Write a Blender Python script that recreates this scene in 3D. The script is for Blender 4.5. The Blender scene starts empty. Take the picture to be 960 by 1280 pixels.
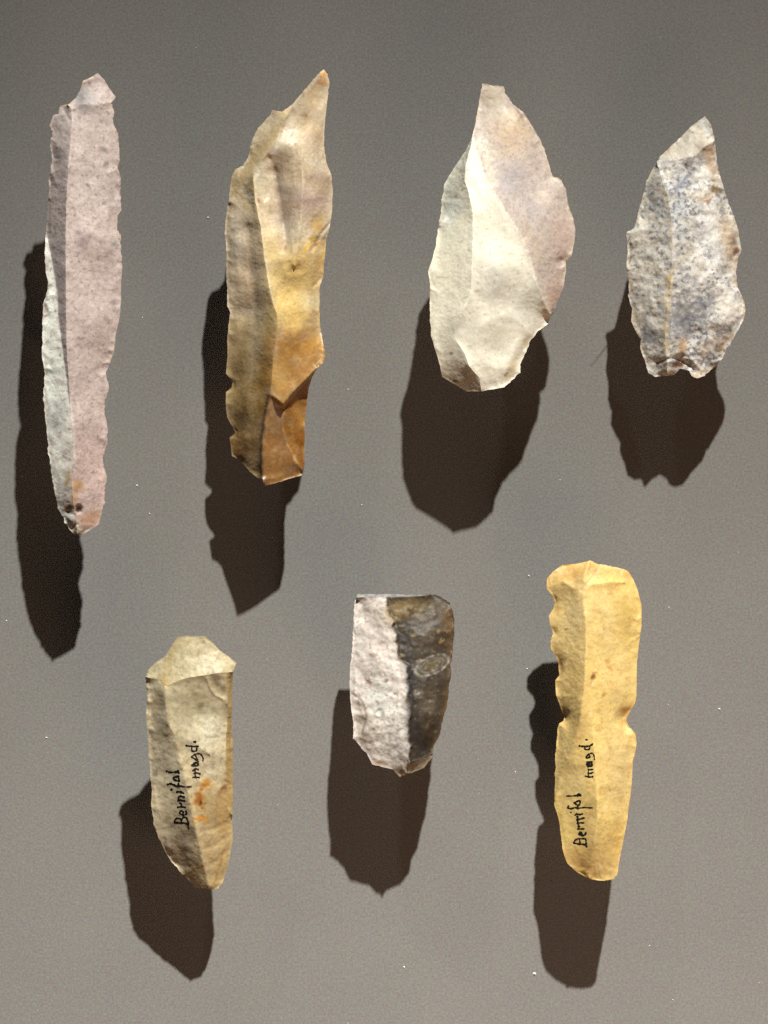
import bpy, math, random
import numpy as np
from mathutils import Vector
from mathutils.geometry import delaunay_2d_cdt

random.seed(7)
scene = bpy.context.scene
col = scene.collection

# ------------------------------------------------------------------ camera, light, exposure
S = 0.00015            # metres per photo pixel on the board
CAM_H = 1.2            # camera height over the board
PHOTO_W, PHOTO_H = 960, 1280

cam_d = bpy.data.cameras.new('camera')
cam_d.sensor_fit = 'VERTICAL'
cam_d.sensor_height = 24.0
cam_d.lens = 24.0 * CAM_H / (PHOTO_H * S)
cam_d.clip_start = 0.01
cam_d.clip_end = 20.0
cam = bpy.data.objects.new('camera', cam_d)
cam.location = (0, 0, CAM_H)
col.objects.link(cam)
scene.camera = cam

world = bpy.data.worlds.new('World')
scene.world = world
world.use_nodes = True
world.node_tree.nodes['Background'].inputs['Color'].default_value = (1.0, 0.85, 0.72, 1)
world.node_tree.nodes['Background'].inputs['Strength'].default_value = 0.004


def aim(o, target):
    o.rotation_euler = (Vector(target) - o.location).to_track_quat('-Z', 'Y').to_euler()


# key: small gallery spot from above right, its beam centred low on the board
kd = bpy.data.lights.new('gallery_spot', 'SPOT')
kd.energy = 680
kd.color = (1.0, 0.97, 0.885)
kd.shadow_soft_size = 0.021
kd.spot_size = math.radians(26.5)
kd.spot_blend = 1.0
key = bpy.data.objects.new('gallery_spot', kd)
key.location = Vector((0.335, 1.70, 1.31))
col.objects.link(key)
aim(key, (-0.08, -0.71, 0.0))
# fill: broad warm light from below right
fd = bpy.data.lights.new('warm_fill', 'AREA')
fd.shape = 'DISK'
fd.size = 0.20
fd.energy = 0.43
fd.color = (1.0, 0.62, 0.40)
fill = bpy.data.objects.new('warm_fill', fd)
fill.location = (0.15, -0.27, 0.20)
col.objects.link(fill)
aim(fill, (0, -0.05, 0))
# weak second gallery lamp, low from the upper left
wd = bpy.data.lights.new('second_spot', 'SPOT')
wd.energy = 30
wd.color = (1.0, 0.97, 0.92)
wd.shadow_soft_size = 0.05
wd.spot_size = math.radians(4.6)
wd.spot_blend = 1.0
weak = bpy.data.objects.new('second_spot', wd)
weak.location = Vector((-0.62, 2.2, 1.0))
col.objects.link(weak)
aim(weak, (0.02, -0.09, 0))

scene.view_settings.view_transform = 'Standard'
scene.view_settings.look = 'None'
scene.view_settings.exposure = 0.0
scene.view_settings.gamma = 1.0
scene.view_settings.use_curve_mapping = False
scene.cycles.max_bounces = 6
scene.cycles.use_denoising = False


# ------------------------------------------------------------------ helpers
def unproject(px, py, h):
    """photo pixel + height over the board (metres) -> world point"""
    k = (CAM_H - h) / CAM_H * S
    return (px - PHOTO_W / 2) * k, (PHOTO_H / 2 - py) * k, h


_rng = np.random.default_rng(3)
_perm = _rng.permutation(512)
_grad = _rng.normal(size=(512, 2))
_grad /= np.linalg.norm(_grad, axis=1)[:, None]


def pnoise(x, y, seed=0):
    """2-D gradient noise, about -0.7..0.7"""
    xi = np.floor(x).astype(int); yi = np.floor(y).astype(int)
    xf = x - xi; yf = y - yi
    u = xf * xf * xf * (xf * (xf * 6 - 15) + 10)
    v = yf * yf * yf * (yf * (yf * 6 - 15) + 10)

    def g(ix, iy, dx, dy):
        h = _perm[(_perm[(ix + seed * 57) & 511] + iy) & 511]
        gr = _grad[h]
        return gr[:, 0] * dx + gr[:, 1] * dy
    a = g(xi, yi, xf, yf); b = g(xi + 1, yi, xf - 1, yf)
    c = g(xi, yi + 1, xf, yf - 1); d = g(xi + 1, yi + 1, xf - 1, yf - 1)
    return (a * (1 - u) + b * u) * (1 - v) + (c * (1 - u) + d * u) * v


def fbm(x, y, scale, octaves=3, seed=0):
    t = 0; a = 1.0
    for o in range(octaves):
        t = t + a * pnoise(x / scale + 11.3 * o, y / scale + 4.7 * o, seed + o)
        a *= 0.55; scale *= 0.5
    return t


def lin(rgb):
    c = np.asarray(rgb, float) / 255.0
    return np.where(c <= 0.04045, c / 12.92, ((c + 0.055) / 1.055) ** 2.4)


def seg_dist(P, A, B):
    d = B - A
    L = max(float(d @ d), 1e-9)
    t = np.clip(((P - A) @ d) / L, 0, 1)
    return np.linalg.norm(P - (A + t[:, None] * d), axis=1)


def poly_dist(P, pts, closed=False):
    pts = np.asarray(pts, float)
    n = len(pts)
    D = np.full(len(P), 1e9)
    for i in range(n if closed else n - 1):
        D = np.minimum(D, seg_dist(P, pts[i], pts[(i + 1) % n]))
    return D


def inside(P, poly):
    poly = np.asarray(poly, float)
    r = np.zeros(len(P), bool)
    x, y = P[:, 0], P[:, 1]
    j = len(poly) - 1
    for i in range(len(poly)):
        xi, yi = poly[i]; xj, yj = poly[j]
        c = ((yi > y) != (yj > y)) & (x < (xj - xi) * (y - yi) / (yj - yi + 1e-12) + xi)
        r ^= c
        j = i
    return r


def scoops(P, R, seed, stretch=1.0):
    """field of touching paraboloid scoops (sharp crests between them), about 0..1"""
    g = np.random.default_rng(seed)
    X = np.stack([P[:, 0] * stretch, P[:, 1] / stretch], 1)
    lo, hi = X.min(0) - 2 * R, X.max(0) + 2 * R
    gx, gy = np.meshgrid(np.arange(lo[0], hi[0], R), np.arange(lo[1], hi[1], R))
    sd = np.column_stack([gx.ravel(), gy.ravel()]) + g.uniform(-0.48, 0.48, (gx.size, 2)) * R
    off = g.uniform(0, 0.25, len(sd))
    Xw = X + np.stack([fbm(X[:, 0], X[:, 1], R * 0.7, 2, seed % 97), fbm(X[:, 0] + 50, X[:, 1], R * 0.7, 2, seed % 89)], 1) * R * 0.18
    F = np.full(len(P), 1e9)
    for k in range(len(sd)):
        F = np.minimum(F, ((Xw - sd[k]) ** 2).sum(1) / (R * R) + off[k])
    return np.minimum(F, 1.2)


def sstep(x):
    x = np.clip(x, 0, 1)
    return x * x * (3 - 2 * x)


def dens(pts, step, closed=False):
    """densify a polyline (any number of columns)"""
    pts = np.asarray(pts, float)
    out = []
    n = len(pts)
    for i in range(n if closed else n - 1):
        a, b = pts[i], pts[(i + 1) % n]
        k = max(1, int(round(np.linalg.norm((b - a)[:2]) / step)))
        for t in range(k):
            out.append(a + (b - a) * t / k)
    if not closed:
        out.append(pts[-1])
    return np.array(out)


# light falling on the board, from the grey board in the photo: used only to turn the
# colours read off the stones into base colours
def illum(y):
    t = [60, 300, 640, 1230]
    return np.stack([np.interp(y, t, v) for v in ([0.84, 1.03, 1.36, 1.80], [0.79, 0.98, 1.27, 1.66], [0.73, 0.90, 1.16, 1.52])], 1)


def paint(P, spec, seed):
    """base colour of each vertex from the mineral zones of the stone, including some painted shade and glints"""
    n = len(P)
    wx = fbm(P[:, 0], P[:, 1], 14, 3, seed + 3) * spec.get('warp', 3)
    wy = fbm(P[:, 0] + 91, P[:, 1], 14, 3, seed + 5) * spec.get('warp', 3)
    Q = P + np.stack([wx, wy], 1)
    C = np.tile(np.asarray(spec['base'], float), (n, 1))
    for op in spec['paint']:
        k = op[0]
        if k == 'poly':                       # poly, pts, rgb, softness, strength
            _, pts, rgb, soft, st = op
            R = P if soft <= 1.5 else Q
            d = poly_dist(R, pts, True)
            s = np.where(inside(R, pts), d, -d)
            m = sstep(0.5 + s / (2 * max(soft, 0.3))) * st
        elif k == 'blob':                     # blob, x, y, rx, ry, angle, rgb, strength
            _, x, y, rx, ry, a, rgb, st = op
            a = math.radians(a)
            dx = Q[:, 0] - x; dy = Q[:, 1] - y
            u = (dx * math.cos(a) + dy * math.sin(a)) / rx
            v = (-dx * math.sin(a) + dy * math.cos(a)) / ry
            m = np.exp(-(u * u + v * v) ** 1.3) * st
        elif k == 'spot':                     # crisp-edged spot
            _, x, y, rx, ry, a, rgb, st = op
            a = math.radians(a)
            dx = Q[:, 0] - x; dy = Q[:, 1] - y
            u = (dx * math.cos(a) + dy * math.sin(a)) / rx
            v = (-dx * math.sin(a) + dy * math.cos(a)) / ry
            m = sstep((1.5 - np.sqrt(u * u + v * v) * (1 + 0.9 * fbm(P[:, 0], P[:, 1], 6, 3, seed + 80))) * 0.9) * st
        elif k == 'ring':                     # ring, x, y, rx, ry, angle, width, rgb, strength
            _, x, y, rx, ry, a, w, rgb, st = op
            a = math.radians(a)
            dx = P[:, 0] - x; dy = P[:, 1] - y
            u = (dx * math.cos(a) + dy * math.sin(a)) / rx
            v = (-dx * math.sin(a) + dy * math.cos(a)) / ry
            r = np.sqrt(u * u + v * v)
            m = np.exp(-(((r - 1) * min(rx, ry)) / w) ** 2) * st
            m *= 0.65 + 0.7 * fbm(P[:, 0], P[:, 1], 6, 2, seed + 40)
        elif k == 'line':                     # line, pts, width, rgb, strength
            _, pts, w, rgb, st = op
            m = np.exp(-(poly_dist(P, pts) / w) ** 2) * st
            m *= np.clip(0.8 + 0.9 * fbm(P[:, 0], P[:, 1], 9, 2, seed + 50), 0, 1.2)
        elif k == 'edge':                     # rim of the outline: edge, width, rgb, strength
            _, w, rgb, st = op
            m = np.exp(-(spec['_edge'] / w) ** 2) * st
            m *= np.clip(0.35 + 1.9 * fbm(P[:, 0], P[:, 1], 20, 3, seed + 60), 0, 1.1)
        elif k == 'mottle':                   # mottle, scale, threshold, sharp, rgb, strength, seed
            _, sc, th, sh, rgb, st, sd = op
            f = fbm(P[:, 0], P[:, 1], sc, 4, seed + 70 + sd) + spec.get('cluster', 0) * fbm(P[:, 0], P[:, 1], 70, 3, seed + 170 + sd)
            m = sstep((f - th) * sh + 0.5) * st
        elif k == 'mottle_in':                # mottle limited to a polygon
            _, pts, sc, th, sh, rgb, st, sd = op
            f = fbm(P[:, 0], P[:, 1], sc, 4, seed + 70 + sd)
            d = poly_dist(Q, pts, True)
            s = np.where(inside(Q, pts), d, -d)
            m = sstep((f - th) * sh + 0.5) * st * sstep(0.5 + s / 8.0)
        m = np.clip(m, 0, 1)
        C = C * (1 - m[:, None]) + np.asarray(rgb, float) * m[:, None]
    f = fbm(P[:, 0], P[:, 1], 40, 4, seed + 90)
    C = C * (1 + spec.get('cloud', 0.05) * f)[:, None]
    A = lin(np.clip(C, 3, 255)) / illum(P[:, 1]) * spec.get('gain', 1.0)
    return np.clip(A, 0.004, 0.86)


# ------------------------------------------------------------------ materials
def stone_material(name, speck_rgb, speck, grain=0.25, fine=4.0, rough=0.5, bump=0.25, spec=0.35):
    m = bpy.data.materials.new(name)
    m.use_nodes = True
    nt = m.node_tree
    N, L = nt.nodes, nt.links
    b = N['Principled BSDF']
    at = N.new('ShaderNodeAttribute'); at.attribute_name = 'mineral_and_shade'
    tc = N.new('ShaderNodeTexCoord')

    def noise(size_px, detail, rough_=0.6):
        t = N.new('ShaderNodeTexNoise')
        t.inputs['Scale'].default_value = 1.0 / (size_px * S)
        t.inputs['Detail'].default_value = detail
        t.inputs['Roughness'].default_value = rough_
        L.new(tc.outputs['Object'], t.inputs['Vector'])
        return t.outputs['Fac']

    def mrange(src, a, b_, c, d):
        r = N.new('ShaderNodeMapRange')
        r.inputs['From Min'].default_value = a; r.inputs['From Max'].default_value = b_
        r.inputs['To Min'].default_value = c; r.inputs['To Max'].default_value = d
        L.new(src, r.inputs['Value'])
        return r.outputs['Result']
    n1 = noise(fine, 3)
    n2 = noise(22, 4)
    n3 = noise(5.0, 2, 0.75)
    g = N.new('ShaderNodeMath'); g.operation = 'MULTIPLY'
    L.new(mrange(n1, 0.3, 0.7, 1 - grain, 1 + grain), g.inputs[0])
    L.new(mrange(n2, 0.3, 0.7, 0.92, 1.08), g.inputs[1])
    vm = N.new('ShaderNodeVectorMath'); vm.operation = 'SCALE'
    L.new(at.outputs['Color'], vm.inputs[0]); L.new(g.outputs[0], vm.inputs['Scale'])
    mx = N.new('ShaderNodeMix'); mx.data_type = 'RGBA'
    L.new(vm.outputs[0], mx.inputs['A'])
    c = lin(speck_rgb)
    mx.inputs['B'].default_value = (*c, 1)
    L.new(mrange(n3, 0.60, 0.74, 0.0, speck), mx.inputs['Factor'])
    L.new(mx.outputs['Result'], b.inputs['Base Color'])
    L.new(mrange(n2, 0.3, 0.7, rough - 0.08, rough + 0.08), b.inputs['Roughness'])
    b.inputs['Specular IOR Level'].default_value = spec
    bp = N.new('ShaderNodeBump')
    bp.inputs['Strength'].default_value = bump
    bp.inputs['Distance'].default_value = 0.9 * S
    L.new(n1, bp.inputs['Height'])
    L.new(bp.outputs['Normal'], b.inputs['Normal'])
    return m


def plain(name, rgb, rough=0.6, spec=0.3):
    m = bpy.data.materials.new(name); m.use_nodes = True
    nt = m.node_tree
    b = nt.nodes['Principled BSDF']
    t = nt.nodes.new('ShaderNodeTexNoise')
    t.inputs['Scale'].default_value = 2500
    r = nt.nodes.new('ShaderNodeValToRGB')
    r.color_ramp.elements[0].position = 0.3; r.color_ramp.elements[1].position = 0.7
    r.color_ramp.elements[0].color = (*[v * 0.85 for v in rgb], 1)
    r.color_ramp.elements[1].color = (*[v * 1.15 for v in rgb], 1)
    nt.links.new(t.outputs['Fac'], r.inputs['Fac'])
    nt.links.new(r.outputs['Color'], b.inputs['Base Color'])
    b.inputs['Roughness'].default_value = rough
    b.inputs['Specular IOR Level'].default_value = spec
    return m


def board_material():
    m = bpy.data.materials.new('grey_board'); m.use_nodes = True
    nt = m.node_tree; N, L = nt.nodes, nt.links
    b = N['Principled BSDF']
    tc = N.new('ShaderNodeTexCoord')

    def noise(px, det):
        t = N.new('ShaderNodeTexNoise')
        t.inputs['Scale'].default_value = 1 / (px * S)
        t.inputs['Detail'].default_value = det
        L.new(tc.outputs['Object'], t.inputs['Vector'])
        return t
    a = noise(2.6, 2); c = noise(160, 3)
    r = N.new('ShaderNodeValToRGB')
    r.color_ramp.elements[0].position = 0.25; r.color_ramp.elements[1].position = 0.75
    r.color_ramp.elements[0].color = (0.145, 0.142, 0.137, 1)
    r.color_ramp.elements[1].color = (0.209, 0.204, 0.197, 1)
    L.new(a.outputs['Fac'], r.inputs['Fac'])
    # faint colour fleck in the paint
    hs = N.new('ShaderNodeMix'); hs.data_type = 'RGBA'; hs.blend_type = 'OVERLAY'
    hs.inputs['Factor'].default_value = 0.20
    d = noise(3.2, 1)
    L.new(r.outputs['Color'], hs.inputs['A']); L.new(d.outputs['Color'], hs.inputs['B'])
    mr = N.new('ShaderNodeMapRange')
    mr.inputs['From Min'].default_value = 0.3; mr.inputs['From Max'].default_value = 0.7
    mr.inputs['To Min'].default_value = 0.97; mr.inputs['To Max'].default_value = 1.03
    L.new(c.outputs['Fac'], mr.inputs['Value'])
    vm = N.new('ShaderNodeVectorMath'); vm.operation = 'SCALE'
    L.new(hs.outputs['Result'], vm.inputs[0]); L.new(mr.outputs['Result'], vm.inputs['Scale'])
    L.new(vm.outputs[0], b.inputs['Base Color'])
    b.inputs['Roughness'].default_value = 0.75
    b.inputs['Specular IOR Level'].default_value = 0.2
    bp = N.new('ShaderNodeBump'); bp.inputs['Strength'].default_value = 0.12
    bp.inputs['Distance'].default_value = 0.5 * S
    L.new(a.outputs['Fac'], bp.inputs['Height']); L.new(bp.outputs['Normal'], b.inputs['Normal'])
    return m


def mesh_obj(name, verts, faces, mat, parent=None, smooth=False):
    me = bpy.data.meshes.new(name)
    me.from_pydata([tuple(v) for v in verts], [], faces)
    me.materials.append(mat)
    if smooth:
        me.polygons.foreach_set('use_smooth', [True] * len(me.polygons))
    me.update()
    o = bpy.data.objects.new(name, me)
    col.objects.link(o)
    if parent is not None:
        o.parent = parent
    return o


# ------------------------------------------------------------------ the board
BW, BH, BT = 0.22, 0.29, 0.006
bv = [(sx * BW / 2, sy * BH / 2, z) for z in (-BT, 0) for sx, sy in ((-1, -1), (1, -1), (1, 1), (-1, 1))]
bf = [(3, 2, 1, 0), (4, 5, 6, 7), (0, 1, 5, 4), (1, 2, 6, 5), (2, 3, 7, 6), (3, 0, 4, 7)]
MAT_BOARD = board_material()
board = mesh_obj('display_board', bv, bf, MAT_BOARD)
board['kind'] = 'structure'
board['label'] = 'plain grey painted display board behind the flints'


# ------------------------------------------------------------------ blade builder
def cg_solve(nbr_i, nbr_j, n, fixed, zfix, src):
    """graph-Laplace interpolation: sum_j(z_j - z_i) = src_i at free vertices"""
    free = ~fixed
    idx = np.flatnonzero(free)
    deg = np.bincount(nbr_i, minlength=n).astype(float)

    def A(v):                                # v is full, zero on fixed
        return (deg * v - np.bincount(nbr_i, v[nbr_j], minlength=n)) * free
    z = np.where(fixed, zfix, 0.0)
    b = (np.bincount(nbr_i, z[nbr_j], minlength=n) - src) * free
    x = np.where(free, zfix[fixed].mean(), 0.0)
    r = b - A(x)
    p = r.copy(); rs = r @ r
    for _ in range(900):
        Ap = A(p)
        al = rs / max(p @ Ap, 1e-20)
        x += al * p; r -= al * Ap
        rn = r @ r
        if rn < 1e-7 * len(idx):
            break
        p = r + (rn / rs) * p
        rs = rn
    return np.where(fixed, zfix, x)


H = 1.65     # mesh spacing in photo pixels


def make_blade(spec, seed):
    rng = np.random.default_rng(seed)
    outline = np.asarray(spec['outline'], float)
    rs = spec.get('rs', 1.0)                   # ridge height scale
    zc = np.full(len(outline), spec.get('edge0', 0.0))
    for (x, y, z) in spec.get('ez', []):       # height of single outline corners
        zc[int(np.argmin((outline[:, 0] - x) ** 2 + (outline[:, 1] - y) ** 2))] = z * rs
    pts = dens(np.column_stack([outline, zc]), H, True)
    # knapped edge: small irregular nibbles along the outline
    tang = np.roll(pts[:, :2], -1, 0) - np.roll(pts[:, :2], 1, 0)
    tang /= np.linalg.norm(tang, axis=1)[:, None] + 1e-9
    nrm = np.stack([tang[:, 1], -tang[:, 0]], 1)
    jag = spec.get('jag', 1.0)
    jn = fbm(pts[:, 0] * 1.0, pts[:, 1], 9, 3, seed + 20) * 1.6
    jn -= 1.1 * np.abs(fbm(pts[:, 0], pts[:, 1], 17, 2, seed + 25))
    jn += fbm(pts[:, 0], pts[:, 1], 4.5, 2, seed + 28) * 0.9
    nib = np.clip(fbm(pts[:, 0], pts[:, 1], 60, 2, seed + 29) * 1.6 + 0.6, 0.25, 1.4)     # some stretches are more worn
    pts[:, :2] += nrm * (jn * jag * nib)[:, None]
    no = len(pts)

    V = [tuple(p[:2]) for p in pts]
    Z = [p[2] for p in pts]
    fixed_in = [True] * no
    E = []
    for ln in spec['ridges']:
        d = dens(ln, H)
        w = fbm(d[:, 0], d[:, 1], 12, 2, seed + 33) * 0.8
        d[1:-1, 0] += w[1:-1]
        k0 = len(V)
        for q in d:
            V.append((q[0], q[1])); Z.append(q[2] * rs); fixed_in.append(True)
        E += [(k0 + i, k0 + i + 1) for i in range(len(d) - 1)]
    con = np.array(V)
    x0, y0 = pts[:, :2].min(0); x1, y1 = pts[:, :2].max(0)
    gx, gy = np.meshgrid(np.arange(x0, x1, H), np.arange(y0, y1, H * 0.866))
    gx = gx + (np.arange(gx.shape[0]) % 2)[:, None] * H / 2
    G = np.column_stack([gx.ravel(), gy.ravel()]) + rng.uniform(-0.3, 0.3, (gx.size, 2))
    G = G[inside(G, pts[:, :2])]
    # keep clear of the constraint vertices
    cell = {}
    for i, c in enumerate(con):
        cell.setdefault((int(c[0] // 4), int(c[1] // 4)), []).append(i)
    keep = []
    for g in G:
        cx, cy = int(g[0] // 4), int(g[1] // 4)
        ok = True
        for ax in (-1, 0, 1):
            for ay in (-1, 0, 1):
                for i in cell.get((cx + ax, cy + ay), ()):
                    if (con[i, 0] - g[0]) ** 2 + (con[i, 1] - g[1]) ** 2 < 1.1:
                        ok = False; break
                if not ok: break
            if not ok: break
        keep.append(ok)
    G = G[np.array(keep)]
    for g in G:
        V.append((g[0], g[1])); Z.append(0.0); fixed_in.append(False)
    vv = [Vector(v) for v in V]
    ov, oe, of, o_v, o_e, o_f = delaunay_2d_cdt(vv, E, [list(range(no))], 1, 1e-4)
    P = np.array([(v.x, v.y) for v in ov])
    n = len(P)
    fixed = np.zeros(n, bool); zf = np.zeros(n); isout = np.full(n, -1)
    for i, src in enumerate(o_v):
        src = list(src)
        fx = [s for s in src if fixed_in[s]]
        if fx:
            fixed[i] = True
            zf[i] = max(Z[s] for s in fx) if all(s >= no for s in fx) else np.mean([Z[s] for s in fx])
            for s in fx:
                if s < no: isout[i] = s
    tri = [list(f) for f in of if len(f) == 3]
    # constraint edges
    nE = len(E)
    ridge_edges = set()
    for e, src in zip(oe, o_e):
        if any(s < nE for s in src):
            ridge_edges.add((min(e), max(e)))
    T = np.array(tri)
    und = np.unique(np.sort(np.concatenate([T[:, [0, 1]], T[:, [1, 2]], T[:, [2, 0]]]), axis=1), axis=0)
    ei = np.concatenate([und[:, 0], und[:, 1]]); ej = np.concatenate([und[:, 1], und[:, 0]])
    kappa = np.full(n, spec.get('scoop', 0.004))
    for poly, kv in spec.get('scoops', []):
        kappa[inside(P, poly)] = kv
    z = cg_solve(ei, ej, n, fixed, zf, 1.5 * H * H * kappa)
    # distance to the outline and to the ridges; gentle swells between them
    de = poly_dist(P, outline, True)
    dr = np.full(n, 1e9)
    for ln in spec['ridges']:
        dr = np.minimum(dr, poly_dist(P, [q[:2] for q in ln]))
    for (px_, py_, pz_) in spec.get('points', []):
        q = (P[:, 0] - px_) ** 2 + (P[:, 1] - py_) ** 2
        i = int(np.argmin(q))
        z = z + np.clip(pz_ * rs - z[i], -6, 6) * np.exp(-q / 30.0 ** 2) * sstep(de / 16) * sstep(dr / 16)
    spec['_edge'] = de
    onedge = isout >= 0
    rlx = sstep(de / 7)
    z = z + rlx * (fbm(P[:, 0], P[:, 1], spec.get('und', 34), spec.get('oct', 3), seed) * spec.get('relief', 1.2)
                   + fbm(P[:, 0], P[:, 1], 7, 2, seed + 9) * spec.get('rough_relief', 0.25))
    for (cx, cy, r, d) in spec.get('dents', []):
        q = np.hypot(P[:, 0] - cx, P[:, 1] - cy) / r
        z -= d * np.clip(1 - q * q, 0, 1) ** 1.5
    for (pts_r, w, d) in spec.get('grooves', []):
        z -= d * np.exp(-(poly_dist(P, pts_r) / w) ** 2)
    # flake scars: shallow scoops that meet in sharp little ridges, deepest along the retouched edge
    sc = spec.get('retouch', 1.0)
    gate = np.clip(fbm(P[:, 0], P[:, 1], 60, 2, seed + 17) * 1.8 + 0.6, 0.1, 1.4)
    z += sc * gate * 5.0 * (scoops(P, 15, seed + 1) - 0.45) * np.exp(-(de / 11.0) ** 2) * (~onedge)
    z += spec.get('scar', 1.0) * 3.2 * (scoops(P, 38, seed + 2, 1.5) - 0.3) * rlx
    z += spec.get('scar', 1.0) * 0.5 * (scoops(P, 9, seed + 3) - 0.3) * rlx
    cx, cy = outline.mean(0)
    base = spec['gap'] + spec.get('tilt', 0.0) * (P[:, 1] - cy) + spec.get('tiltx', 0.0) * (P[:, 0] - cx) \
        + spec.get('bend', 0.0) * ((P[:, 1] - cy) / 200.0) ** 2
    th = spec.get('thick', 3.0)
    zb = base - th - spec.get('belly', 7.0) * (1 - np.exp(-(de / 16.0)))
    zf_ = np.maximum(base + z, zb + 1.5)
    colr = paint(P, spec, seed)
    # world position
    mid = unproject(cx, cy, 0)
    root = bpy.data.objects.new(spec['name'], None)
    root.empty_display_size = 0.005
    root.location = (mid[0], mid[1], float(zb.min()) * S)
    col.objects.link(root)
    root['label'] = spec['label']; root['category'] = spec['category']
    root['group'] = 'flint tools laid out on the grey board'

    def world_pts(hpx):
        hm = hpx * S
        k = (CAM_H - hm) / CAM_H * S
        return np.stack([(P[:, 0] - PHOTO_W / 2) * k, (PHOTO_H / 2 - P[:, 1]) * k, hm], 1) - np.array(root.location)
    WF, WB = world_pts(zf_), world_pts(zb)
    # orientation: front faces point up (+Z)
    a, b, c = P[T[:, 0]], P[T[:, 1]], P[T[:, 2]]
    cr = (b[:, 0] - a[:, 0]) * (c[:, 1] - a[:, 1]) - (b[:, 1] - a[:, 1]) * (c[:, 0] - a[:, 0])
    flip = cr > 0            # image y points down
    T[flip] = T[flip][:, [0, 2, 1]]
    # connected facets between the ridges
    emap = {}
    for fi, f in enumerate(T.tolist()):
        for q in range(3):
            k = (min(f[q], f[(q + 1) % 3]), max(f[q], f[(q + 1) % 3]))
            emap.setdefault(k, []).append(fi)
    par = list(range(len(T)))

    def find(i):
        while par[i] != i:
            par[i] = par[par[i]]; i = par[i]
        return i
    for k, fs in emap.items():
        if len(fs) == 2 and k not in ridge_edges:
            par[find(fs[0])] = find(fs[1])
    comp = np.array([find(i) for i in range(len(T))])
    cen = P[T].mean(1)
    owner = {}
    for pi, prt in enumerate(spec['parts']):
        for (sx, sy) in prt[2]:
            fi = int(np.argmin((cen[:, 0] - sx) ** 2 + (cen[:, 1] - sy) ** 2))
            owner[comp[fi]] = pi
    fp = np.array([owner.get(c, -1) for c in comp])
    while (fp < 0).any():
        vote = {}
        for k, fs in emap.items():
            if len(fs) == 2:
                a_, b_ = fs
                if fp[a_] < 0 <= fp[b_]: vote.setdefault(comp[a_], []).append(fp[b_])
                if fp[b_] < 0 <= fp[a_]: vote.setdefault(comp[b_], []).append(fp[a_])
        if not vote:
            fp[fp < 0] = 0; break
        for c, vs in vote.items():
            fp[comp == c] = max(set(vs), key=vs.count)

    def add_part(name, VV, FF, CC, smooth_faces, mat=None):
        used = np.unique(FF)
        re = np.full(len(VV), -1); re[used] = np.arange(len(used))
        me = bpy.data.meshes.new(name)
        me.from_pydata([tuple(v) for v in VV[used]], [], re[FF].tolist())
        at = me.color_attributes.new('mineral_and_shade', 'FLOAT_COLOR', 'POINT')
        rgba = np.column_stack([CC[used], np.ones(len(used))]).astype(np.float32)
        at.data.foreach_set('color', rgba.ravel())
        me.polygons.foreach_set('use_smooth', smooth_faces)
        me.materials.append(mat or spec['mat'])
        me.update()
        o = bpy.data.objects.new(name, me)
        col.objects.link(o); o.parent = root
        return o
    for pi, prt in enumerate(spec['parts']):
        FF = T[fp == pi]
        if len(FF) == 0:
            print('EMPTY PART', spec['name'], prt[:2]); continue
        o = add_part(prt[0], WF, FF, colr, [True] * len(FF), prt[3] if len(prt) > 3 else None)
        if prt[1]: o['label'] = prt[1]
    # underside with the edge walls
    nV = n
    VV = np.concatenate([WF, WB]); CC = np.concatenate([colr, colr])
    FB = (T[:, [0, 2, 1]] + nV).tolist()
    walls = []
    for f in T.tolist():
        for q in range(3):
            a_, b_ = f[q], f[(q + 1) % 3]
            if len(emap[(min(a_, b_), max(a_, b_))]) == 1:
                walls.append([b_, a_, a_ + nV]); walls.append([b_, a_ + nV, b_ + nV])
    add_part('ventral_face', VV, np.array(FB + walls), CC, [True] * len(FB) + [False] * len(walls))

    def height(x, y):
        i = int(np.argmin((P[:, 0] - x) ** 2 + (P[:, 1] - y) ** 2))
        return zf_[i]
    # pegs under the stone, fixed to the board
    for (px_, py_) in spec['pegs']:
        i = int(np.argmin((P[:, 0] - px_) ** 2 + (P[:, 1] - py_) ** 2))
        X, Y, Hh = unproject(px_, py_, (zb[i] + 0.4) * S)
        r = 8 * S; vs = []; fs = []
        for zz in (-0.0005, Hh):
            for a_ in range(12):
                t = a_ * math.tau / 12
                vs.append((X + r * math.cos(t), Y + r * math.sin(t), zz))
        for a_ in range(12):
            fs.append((a_, (a_ + 1) % 12, 12 + (a_ + 1) % 12, 12 + a_))
        fs.append(tuple(range(12, 24)))
        mesh_obj('support_peg', vs, fs, MAT_BOARD, board)
    return root, P, zf_


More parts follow.
